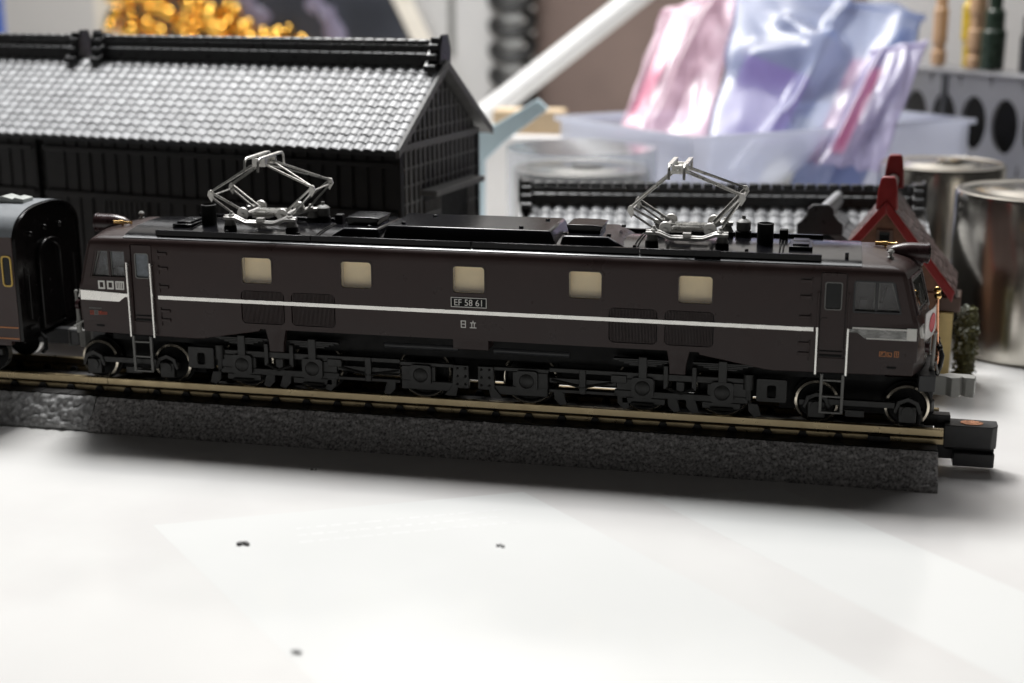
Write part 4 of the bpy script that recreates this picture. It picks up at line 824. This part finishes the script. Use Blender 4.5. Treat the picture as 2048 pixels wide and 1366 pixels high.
# --- low house behind the locomotive: origin at right front eave corner
def low_house():
    TH2 = math.radians(6.8); t = thing('tiled_house', 'low house with grey tiled roof and small cross gable behind the right pantograph', 'model house', (69.0, 57.0, 0), TH2)
    H, RISE, hw, length = 13.7, 11.9, 18.5, 76.5
    sl = math.atan2(RISE, hw); L = math.hypot(RISE, hw); rows = 9; l_ = (L-1)/rows; w_ = 2.4
    for s in (0, 1):
        y0, y1 = (0, hw) if s == 0 else (2*hw, hw)
        v = [(-length, y0, H-.55), (0, y0, H-.55), (0, y1, H+RISE-.55), (-length, y1, H+RISE-.55)]
        part('roof_board', MB().add(v+[(a, b, c-.8) for a, b, c in v], [(0, 1, 2, 3), (7, 6, 5, 4), (0, 4, 5, 1), (1, 5, 6, 2), (2, 6, 7, 3), (3, 7, 4, 0)]), 'ridge', t)
    lay_tiles(t, tile_mesh(w_, l_), -.1, int(length/w_), w_, -.4, H-.35, sl, rows, l_, 300)
    ridge(t, -length+.8, -1.0, hw, H+RISE+.1, 3.0)
    part('front_wall', MB().box(-length+2, -2, 3, 3.8, 0, H+1), 'wood', t); part('rear_wall', MB().box(-length+2, -2, 2*hw-3.8, 2*hw-3, 0, H+1), 'wood', t)
    for x in (-length+2, -2.8): part('gable_wall', MB().prism([(3, 0), (2*hw-3, 0), (2*hw-3, H+1), (hw, H+RISE-1.6), (3, H+1)], x, x+.8, 'yz'), 'wood', t)
    xg = -22.2; yg = -7.0; H = 21.0                            # cross gable facing the track
    v = []
    for s in (-1, 1):
        k_ = .24; q = [(xg, yg, H+6.0), (xg+s*5.2, yg, H+1.6), (xg+s*5.2+k_*13, 6, H+1.6), (xg+k_*15, 8, H+6.0)]
        part('roof_board', MB().add(q+[(a, b, c-.7) for a, b, c in q], [(0, 1, 2, 3), (7, 6, 5, 4), (0, 4, 5, 1), (1, 5, 6, 2), (2, 6, 7, 3), (3, 7, 4, 0)]), 'tile', t)
        tm = tile_mesh(2.1, 1.7)
        for r in range(3):
            for k in range(7):
                d = 1.9*(r+.4); a = math.atan2(4.7, 5.4)
                o = bpy.data.objects.new('tile', tm); COL.objects.link(o); o.parent = t
                o.matrix_local = Matrix.Translation((xg+k_*(1+2.1*k)+s*(5.4-d*math.cos(a)), yg+1+2.1*k, H+1.5+d*math.sin(a))) @ Matrix.Rotation(s*PI/2, 4, 'Z') @ Matrix.Rotation(a, 4, 'X')
    part('cross_ridge', MB().tube([(xg, yg-.2, H+6.9), (xg+6.5, 20, H+6.0)], .85, 10).tube([(xg, yg, H+6.0), (xg+5.6, 16.5, H+5.2)], 1.25, 8), 'tile', t)
    og = [(-3.9, -1.6), (3.9, -1.6), (3.9, .3), (3.1, .9), (2.3, 1.9), (2.1, 3.0), (1.3, 3.7), (-1.3, 3.7), (-2.1, 3.0), (-2.3, 1.9), (-3.1, .9), (-3.9, .3)]
    part('ridge_end', MB().prism([(xg+x, H+4.6+z) for x, z in og], yg-1.0, yg-.1), 'ridge', t, bevel=.2)
    part('gable_trim', MB().prism([(xg-5.6, H+1.2), (xg, H+5.4), (xg+5.6, H+1.2), (xg+5.6, H+.2), (xg, H+4.2), (xg-5.6, H+.2)], yg-.5, yg+.2), 'lattice', t, bevel=.1)
    part('porch_wall', MB().box(xg-4.4, xg+4.4, yg+.6, 3, 0, H+2), 'gable', t)
    return t
low_house()

# --- red toy house
def red_house():
    rz = math.radians(-5); t = thing('toy_house', 'small tan toy house with steep red gable roof and two red ridge horns', 'toy house', (58.4, 36, 0), rz)
    L, W, E, A = 18.5, 10.6, 18.0, 31.8              # length, half width, eave and apex height
    part('wall', MB().prism([(-W+1.8, 0), (W-1.4, 0), (W-1.4, E+1.5), (0, A-1.4), (-W+1.8, E+1.5)], 1.2, L-1), 'tan', t, bevel=.1)
    for s in (-1, 1):
        def base(u, v, o=0):
            x = s*(W+.6)*(1-v); z = E-.8+(A-E+.8)*v+.9*math.sin(v*PI)*-.4
            return (x+s*.77*o, L*u, z+.64*o)
        part('roof_slab', MB().grid(lambda u, v: base(u, v), 6, 6).grid(lambda u, v: base(u, v, -.9), 6, 6, True), 'red', t)
        sh = MB().add([(-.52, -.5, 0), (.52, -.5, 0), (.52, .5, 0), (-.52, .5, 0), (-.45, -.62, .22), (.45, -.62, .22), (.5, .5, .05), (-.5, .5, .05)], [(0, 1, 5, 4), (4, 5, 6, 7), (1, 2, 6, 5), (3, 0, 4, 7)]).mesh('shingle', M['shingle'])
        ang = math.atan2(A-E+.8, W+.6)
        for r in range(13):
            for k in range(19):
                v = (r+.5)/13; u = (k+.5+.5*(r % 2))/19.5; p = base(u, v, .12)
                o = bpy.data.objects.new('shingle', sh); COL.objects.link(o); o.parent = t
                o.matrix_local = Matrix.Translation(p) @ Matrix.Rotation(s*PI/2, 4, 'Z') @ Matrix.Rotation(ang, 4, 'X') @ Matrix.Rotation(random.uniform(-.12, .12), 4, 'Z') @ Matrix.Diagonal((1.12, 1.75, random.uniform(.8, 1.6), 1))
        bg_ = MB().add([(s*x, y, z) for y in (-.6, .25) for x, z in ((0, A-1.9), (0, A+.3), (W+.9, E-.5), (W+.5, E-2.2))], [(0, 1, 2, 3), (7, 6, 5, 4), (0, 4, 5, 1), (1, 5, 6, 2), (2, 6, 7, 3), (3, 7, 4, 0)])
        part('barge_board', bg_, 'red', t, bevel=.15)
    part('ridge_roll', MB().tube([(0, 0, A+.2), (0, L, A+1.2)], .95, 10), 'shingle', t)
    for y, h in ((-.4, 4.0), (L-.6, 4.4)):
        z = A+(.0 if y < 1 else 1)
        part('ridge_horn', MB().prism([(-1.75, z-1.4), (1.75, z-1.4), (1.55, z+1.6), (1.2, z+h-.5), (.9, z+h), (-.9, z+h), (-1.2, z+h-.5), (-1.55, z+1.6)], y, y+1.5), 'red', t, bevel=.25)
    o = part('attic_window', MB().box(-1.5, 1.2, .95, 1.25, 23.2, 27), 'dbrown', t, bevel=.1)
    part('pane', MB().box(-.95, .65, .85, 1.0, 23.7, 26.6), 'glass', o)
    part('porch_roof', MB().box(W-1.6, W+2.0, 3.0, 9.5, 13.4, 16.0), 'dbrown', t, bevel=.3)
    part('gable_siding', MB().box(-W+2.6, W-2.2, .9, 1.3, 4, 17), 'tan', t, bevel=.1)
    dr = part('door', MB().box(W-1.5, W-1.0, 3.4, 7.4, 0, 13.2), 'ochre', t, bevel=.1)
    part('door_frame', MB().box(W-1.6, W+.9, 2.6, 3.4, 0, 13.4).box(W-1.6, W+.9, 7.4, 8.2, 0, 13.4), 'ochre', dr, bevel=.12)
    return t
red_house()
hg = MB(); hp = MB()
for i in range(900):
    z = random.uniform(.3, 13.2); a = random.uniform(0, 2*PI); rr = (1.9 if z < 10 else 1.9*math.sqrt(max(.05, 1-((z-10)/3.6)**2)))*random.uniform(.5, 1.05)
    p = Vector((rr*math.cos(a), rr*math.sin(a), z)); s_z = random.uniform(.18, .42)
    tgt = hp if (noise.noise(p*.55+Vector((3, 0, 0))) > .12 and z > 5) else hg
    ax = Vector((random.uniform(-1, 1), random.uniform(-1, 1), random.uniform(-1, 1))).normalized(); b_ = ax.orthogonal().normalized(); c3 = ax.cross(b_)
    tgt.add([p-b_*s_z, p+c3*s_z, p+b_*s_z, p-c3*s_z, p+ax*s_z*.8], [(0, 1, 4), (1, 2, 4), (2, 3, 4), (3, 0, 4), (3, 2, 1, 0)])
hedge = thing('hedge', 'mottled green flocked hedge standing at the right of the red roofed house', 'hedge', (73.1, 44.5, 0))
part('trunk', MB().tube([(0, 0, 0), (0, 0, 11)], [1.3, .8], 8), 'leaf', hedge); part('foliage', hg, 'leaf', hedge, ang=0, kind='stuff'); part('flock', hp, 'leafp', hedge, ang=0, kind='stuff')

# ================================================================== THINGS BEHIND
def can(x, y, r, h, label, sleeve=True, sl=1.8):
    t = thing('metal_can', label, 'can', (x, y, 0), 0, 'polished metal cans')
    part('body', MB().lathe([(r-.6, 0), (r, .5), (r, h-.6), (r-.2, h), (r-.7, h+.15), (r-1.1, h-.05), (r*.62, h-.12), (r*.58, h+.25), (.05, h+.25)], n=64), 'steel', t)
    part('lid_knob', MB().lathe([(r*.22, h), (r*.22, h+1.0), (r*.12, h+1.2), (.05, h+1.2)], (r*.1, -r*.1, 0), n=32), 'steel', t)
    if sleeve:
        k = r+1.4; part('clear_sleeve', MB().plate([(k*math.cos(a), k*math.sin(a)) for a in [i*PI/32 for i in range(64)]], [((k-.4)*math.cos(a), (k-.4)*math.sin(a)) for a in [i*PI/32 for i in range(64)]], 0, h+sl, 'xy'), 'sleeve', t)
        part('sleeve_lid', MB().lathe([(k-.5, h+sl-.6), (k-.5, h+sl), (.05, h+sl)], n=64), 'sleeve', t)
can(86.3, 69.5, 14.8, 29.4, 'tallest looking polished metal can at the right edge beside the hedge', False)
can(-4.4, 108, 15.2, 26.3, 'polished metal can between the big house and the low tiled house', sl=4.6)
can(72, 112, 13.0, 28.6, 'polished metal can behind the red roof horns', False)
# translucent tray
def tray():
    P0 = Vector((19.0, 115, 0)); a = (Vector((-18.3, 156, 0))-P0); b = (Vector((81.5, 167, 0))-P0)
    t = thing('plastic_tray', 'milky translucent plastic tray holding the plastic bags', 'tray', tuple(P0), 0, world=True)
    g = MB(); cs_ = [P0, P0+b, P0+b+a, P0+a]; un, vn = a.normalized()*1.2, b.normalized()*1.2
    ci = [P0+un+vn, P0+b+un-vn, P0+b+a-un-vn, P0+a-un+vn]
    g.plate([(p.x, p.y) for p in cs_], [(p.x, p.y) for p in ci], 0, 32.4, 'xy'); part('side_wall', g, 'tray', t)
    g = MB().prism([(p.x, p.y) for p in ci], .2, 1.2, 'xy'); part('floor', g, 'tray', t)
    rm = [p for p in cs_]; ro = [(p.x+d.x, p.y+d.y) for p, d in zip(cs_, (-un-vn, vn-un, un+vn, un-vn))]
    part('rim', MB().plate(ro, [(p.x, p.y) for p in cs_], 31.6, 32.8, 'xy'), 'tray', t)
tray()
def bag(label, m, quad, bulge, folds=(), cards=(), group='plastic bags in the tray'):
    """closed crumpled bag of two sheets between four corners (bottom-left, bottom-right, top-right, top-left)"""
    q = [Vector(p) for p in quad]; nrm = (q[1]-q[0]).cross(q[3]-q[0]).normalized()
    t = thing('plastic_bag', label, 'bag', tuple(q[0]), 0, group, True); sd = random.uniform(0, 50)
    B = lambda u, v: q[0]*(1-u)*(1-v)+q[1]*u*(1-v)+q[2]*u*v+q[3]*(1-u)*v
    def fn(s):
        def f(u, v):
            e = max(0, math.sin(PI*u)*math.sin(PI*v))**.4
            d = s*bulge*e+e*(2.6*noise.noise((u*2.2+sd, v*2.2, s))+1.0*(abs(noise.noise((u*4+v*2, v*3+sd, s)))-.2)+.15*noise.noise((u*9, v*7+sd, s)))
            if s > 0:
                for (a0, b0), (a1, b1), wd, h in folds:   # long crease ridges
                    tt = max(0, min(1, ((u-a0)*(a1-a0)+(v-b0)*(b1-b0))/((a1-a0)**2+(b1-b0)**2))); dist = math.hypot(u-a0-(a1-a0)*tt, v-b0-(b1-b0)*tt)
                    d += h*math.exp(-(dist/wd)**2)*e
            edge = .03*noise.noise((u*6+sd, v*6, 3))
            return B(u+edge, v+edge)+nrm*d
        return f
    g = MB().grid(fn(1), 60, 60).grid(fn(-1), 30, 30, True); part('film', g, m, t, ang=180)
    for nm, mm, poly, off in cards:
        vs = [B(u, v)+nrm*o for o in (off, off+.5) for u, v in poly]; n_ = len(poly)
        part(nm, MB().add(vs, [tuple(range(n_)), tuple(range(2*n_-1, n_-1, -1))]+[(i, i+n_, (i+1) % n_+n_, (i+1) % n_) for i in range(n_)]), mm, t)
    z = MB(); a, b = q[3]*.95+q[0]*.05, q[2]*.95+q[1]*.05; z.tube([a+nrm*.5, b+nrm*.5], .55, 6); part('zip_strip', z, m, t)
bag('large crumpled lilac blue clear bag leaning back in the middle of the tray', 'bagb', [(19.8, 128, 20.2), (56, 134, 19.2), (70.5, 172, 58), (24, 178, 67)], 2.0,
    folds=(((.15, .55), (.55, .62), .07, 5), ((.55, .62), (.42, .25), .05, 5), ((.42, .25), (.25, .05), .05, 4), ((.3, .75), (.5, .68), .05, 3.5), ((.6, .95), (.55, .8), .04, 4), ((.92, .95), (.75, .1), .06, 3)),
    cards=(('card', 'mauve', [(.02, .22), (.42, .2), (.50, .55), (.12, .62)], -.6), ('strip', 'pinkc', [(.62, .12), (.74, .12), (.82, .68), (.70, .66)], .2), ('slip', 'glarec', [(.35, .02), (.55, .0), (.62, .3), (.5, .34)], .4), ('sheet', 'blued', [(.78, .0), (.98, .02), (.97, .9), (.88, .9)], -1.2)))  # the white slip stands in for glare on the crumpled film
bag('pale pink clear bag at the left of the tray, half behind the large bag', 'bagp', [(-2.3, 146, 29.9), (19.4, 142, 28.4), (25.2, 178, 65), (4.5, 176, 58.5)], 1.5,
    folds=(((.75, 1), (.4, .05), .09, 4), ((.1, .9), (.05, .2), .05, 3)), cards=(('card', 'pinkc', [(.06, .05), (.2, .05), (.3, .66), (.14, .62)], -.4),))
bag('small clear bag with a pink slip at the right of the tray', 'bagc', [(46.5, 127, 26), (60, 129, 24), (70, 158, 52), (57, 156, 50)], 1.4,
    folds=(((.2, .9), (.1, .2), .08, 3),), cards=(('card', 'pinkc', [(.08, .1), (.3, .1), (.4, .8), (.15, .8)], -.3),))
# rod, card, block
tag(part('white_rod', MB().tube([(-87, 234, 4), (-62.9, 250, 22), (-16, 281, 60.5), (14, 300.5, 85)], 3.7, 20), 'rod'), 'thick white rod leaning up to the right behind the houses', 'rod')
tag(part('folded_card', MB().prism([(-33.6, 33.6), (-27.8, 33.6), (-17.7, 39.6), (-15.2, 37.4), (-25.6, 29.6), (-30.4, 25), (-30.8, 0), (-33.6, 0)], 124, 125.5), 'bluec', bevel=.2), 'pale blue folded card standing just right of the big house gable', 'card')
tag(part('wood_block', MB().box(-40, -21, 172, 180, 26.1, 32.5), 'block', bevel=.6), 'tan wooden block lying on the white box behind the left can', 'wood block')
tag(part('white_box', MB().box(-46, -12, 168, 186, 0, 26), 'flagw', bevel=.5), 'white box under the tan wooden block', 'box')
# spiral notebook
nb = thing('spiral_notebook', 'upright spiral notebook with pale grey cover and black coil', 'notebook', (-107, 383, 0), 0, world=True)
part('cover', MB().box(-148, -88.5, 380, 386, 0, 104), 'cover', nb, bevel=.5); part('spine_line', MB().box(-108.2, -105.6, 379, 380.3, 34, 104), 'grey', nb, bevel=.3)
for z in range(8, 106, 10):
    n_ = 18; part('coil_ring', MB().tube([(-81.5+8*math.cos(2*PI*i/n_), 382+8*math.sin(2*PI*i/n_), z+4.2*math.sin(2*PI*i/n_)) for i in range(n_+1)], 2.6, 8), 'coil', nb)
part('page_edge', MB().box(-88.5, -78, 382, 385.5, 0, 103), 'paper', nb)
tag(part('brown_board', MB().box(-75, 60, 392, 398, 0, 140), 'board', bevel=.8), 'brown cardboard panel standing behind the white rod', 'board')
# wooden tray with gold beads and dark panel
ft = thing('picture_frame', 'pale wooden frame round a dark panel standing behind the big house', 'frame', (-200, 400, 0), 0, world=True)
part('side_post', MB().box(-265, -253.5, 374, 379, 0, 112), 'pine', ft, bevel=.5)
part('slanted_bar', MB().prism([(-130.5, 57.6), (-122.5, 57.6), (-100.0, 12), (-108, 12)], 373, 377), 'pine', ft, bevel=.5)
part('upper_bar', MB().prism([(-157, 112), (-149, 112), (-122.5, 57.6), (-130.5, 57.6)], 373, 377), 'pine', ft, bevel=.5)
part('panel', MB().prism([(-254, 0), (-102, 0), (-108, 12), (-130.5, 57.6), (-157, 112), (-254, 112)], 376.5, 378.5), 'slate', ft)
for x, z, a, b in ((-193, 53, 9, 5), (-156, 45, 5, 7), (-163, 55, 6, 4)):
    g = MB().grid(lambda u, v: (x+a*(u-.5)*2*math.sin(PI*(v*.8+.1)), 375-1.2*math.sin(PI*u), z+b*(v-.5)*2+3*math.sin(u*5)), 8, 8); g.grid(lambda u, v: (x+a*(u-.5)*2*math.sin(PI*(v*.8+.1)), 375.6, z+b*(v-.5)*2+3*math.sin(u*5)), 8, 8, True)
    part('torn_film', g, 'bagc', ft)
gb = MB()
for i in range(130):
    x = random.uniform(-250, -160); top = 62 if x < -222 else 62-(x+222)*.36; z = random.uniform(30, max(40, top)); gb.sphere((x, random.uniform(352, 372), z), random.uniform(2.6, 3.4), 16)
o = part('gold_beads', gb, 'gold', kind='stuff'); tag(o, 'heap of shiny gold beads seen above the roof ridge', 'beads')
tag(part('blue_box', MB().box(-340, -312.6, 380, 381.5, 0, 112), 'blueb', bevel=.8), 'blue box just in view at the left edge above the roof', 'box')
# rack with round holes
def rack():
    A, B = Vector((60, 216, 0)), Vector((104, 158, 0)); d = (B-A); ln = d.length; rz = math.atan2(d.y, d.x)
    t = thing('tool_rack', 'grey metal rack with round dark holes holding tools at right', 'rack', tuple(A), rz)
    H = 42.5; xs = [6 + 11.2*i for i in range(7)]
    edges = [0]+[x+5.6 for x in xs]
    for i, x in enumerate(xs):
        cx, cz = x, 30.0; r = 4.7; n_ = 32
        sq = []
        for k in range(n_):
            an = 2*PI*k/n_; m_ = max(abs(math.cos(an))/5.6, abs(math.sin(an))/12.0); sq.append((cx+math.cos(an)/m_, cz+math.sin(an)/m_))
        part('face_panel', MB().plate(sq, [(cx+r*math.cos(2*PI*k/n_), cz+r*1.45*math.sin(2*PI*k/n_)) for k in range(n_)], 0, 1.0), 'rackm', t)
    part('base', MB().box(.4, ln+4, 0, 1, 0, 18), 'rackm', t, bevel=.2)
    part('top_plate', MB().box(-1, ln+6, -.6, 12, 41.9, 43.0), 'rackm', t, bevel=.3)
    part('inner_back', MB().box(.4, ln+4, 10.5, 11.5, 0, 41.8), 'dark', t)
    for x in (28.4,): part('divider', MB().box(x-.9, x+.9, -.5, .2, 18, 41.8), 'dgrey', t)
    return A, d.normalized(), ln, rz
A, dd_, ln, rz = rack()
def tool(f, off, m, prof, label):
    n_ = Vector((-dd_.y, dd_.x, 0)); p = A+dd_*(f*ln)+n_*off; p.z = 43.0
    t = thing('hand_tool', label, 'tool', tuple(p), 0, 'tools standing in the rack')
    part('handle', MB().lathe(prof, n=16), m, t); part('shank', MB().cyl((0, 0, 0), (0, 0, 3.5), .8, n=12), 'silver', t)
tool(.28, 4, 'toolw', [(1.9, .6), (2.0, 4), (1.5, 4.4), (1.5, 6), (1.9, 6.4), (1.9, 15), (1.5, 15.5), (1.5, 24)], 'wood coloured ringed handle, leftmost in the rack')
tool(.40, 6, 'tooly', [(1.2, .5), (1.3, 7), (1.9, 7.5), (2.0, 16), (1.2, 17), (1.2, 24)], 'tool with yellow collar beside the leftmost wooden handle')
tool(.47, 4, 'toolw', [(2.0, .5), (2.2, 3), (1.7, 3.4), (1.7, 5), (2.2, 5.5), (2.2, 10), (1.8, 10.4), (1.9, 14), (2.3, 14.4), (2.2, 24)], 'thicker wooden handle between the yellow and green tools')
tool(.57, 3, 'toolg', [(3.0, .5), (3.1, 10), (2.5, 10.5), (2.5, 15), (1.7, 15.6), (1.7, 26)], 'dark green stepped tool handle in the rack')
tool(.74, 4, 'toolk', [(2.8, .5), (2.9, 9), (2.4, 10), (2.5, 14), (1.5, 14.6), (1.5, 19)], 'black short tool, rightmost in the rack')
tag(part('white_card', MB().box(62, 150, 236, 238, 0, 100), 'flagw'), 'white card standing behind the tool rack', 'card')
# ---- papers, print and specks on the table
pp = thing('paper', 'larger pale sheet of paper lying flat in front of the track', 'paper', (0, -45, 0), 0, world=True)
part('sheet', MB().prism([(-32.6, -45.2), (11, -23.6), (82, -92), (40, -118)][::-1], .004, .009, 'xy'), 'paper', pp)
ik = MB(); u = Vector((43.6, 21.6, 0)).normalized(); v_ = Vector((u.y, -u.x, 0)); o0 = Vector((-18, -44, .014))
for r in range(3):
    x = 4.0
    while x < 30:
        w_ = random.uniform(.6, 2.4); p = o0+u*x+v_*(r*2.3); ik.add([p, p+u*w_, p+u*w_+v_*.5, p+v_*.5], [(0, 1, 2, 3)]); x += w_+random.uniform(.4, .9)
part('faded_print', ik, 'ink', pp, kind='stuff')
tag(part('paper', MB().prism([(28, -22.3), (45, -15.0), (118, -88), (100, -98)][::-1], .004, .009, 'xy'), 'paper'), 'smaller pale paper sheet lying in front of the right track end', 'paper')
for (x, y, r, lab) in ((-18.5, -48.8, .6, 'dark crumb on the paper sheet, nearest the left'), (12.2, -42.6, .45, 'small dark crumb towards the right of the sheet'), (-1.8, -74.3, .5, 'faint dark crumb near the lower edge of the photo'), (-19.8, -21.3, .3, 'tiny dark crumb near the track shadow')):
    g = MB()
    for k in range(4): g.sphere((x+random.uniform(-1, 1)*r*1.2, y+random.uniform(-.5, .5)*r, .1+r*.2), r*random.uniform(.35, .6), 7, (1.3, 1, .6))
    tag(part('crumb', g, 'speck' if x < -10 else 'speckp'), lab, 'crumb', 'crumbs on the table')
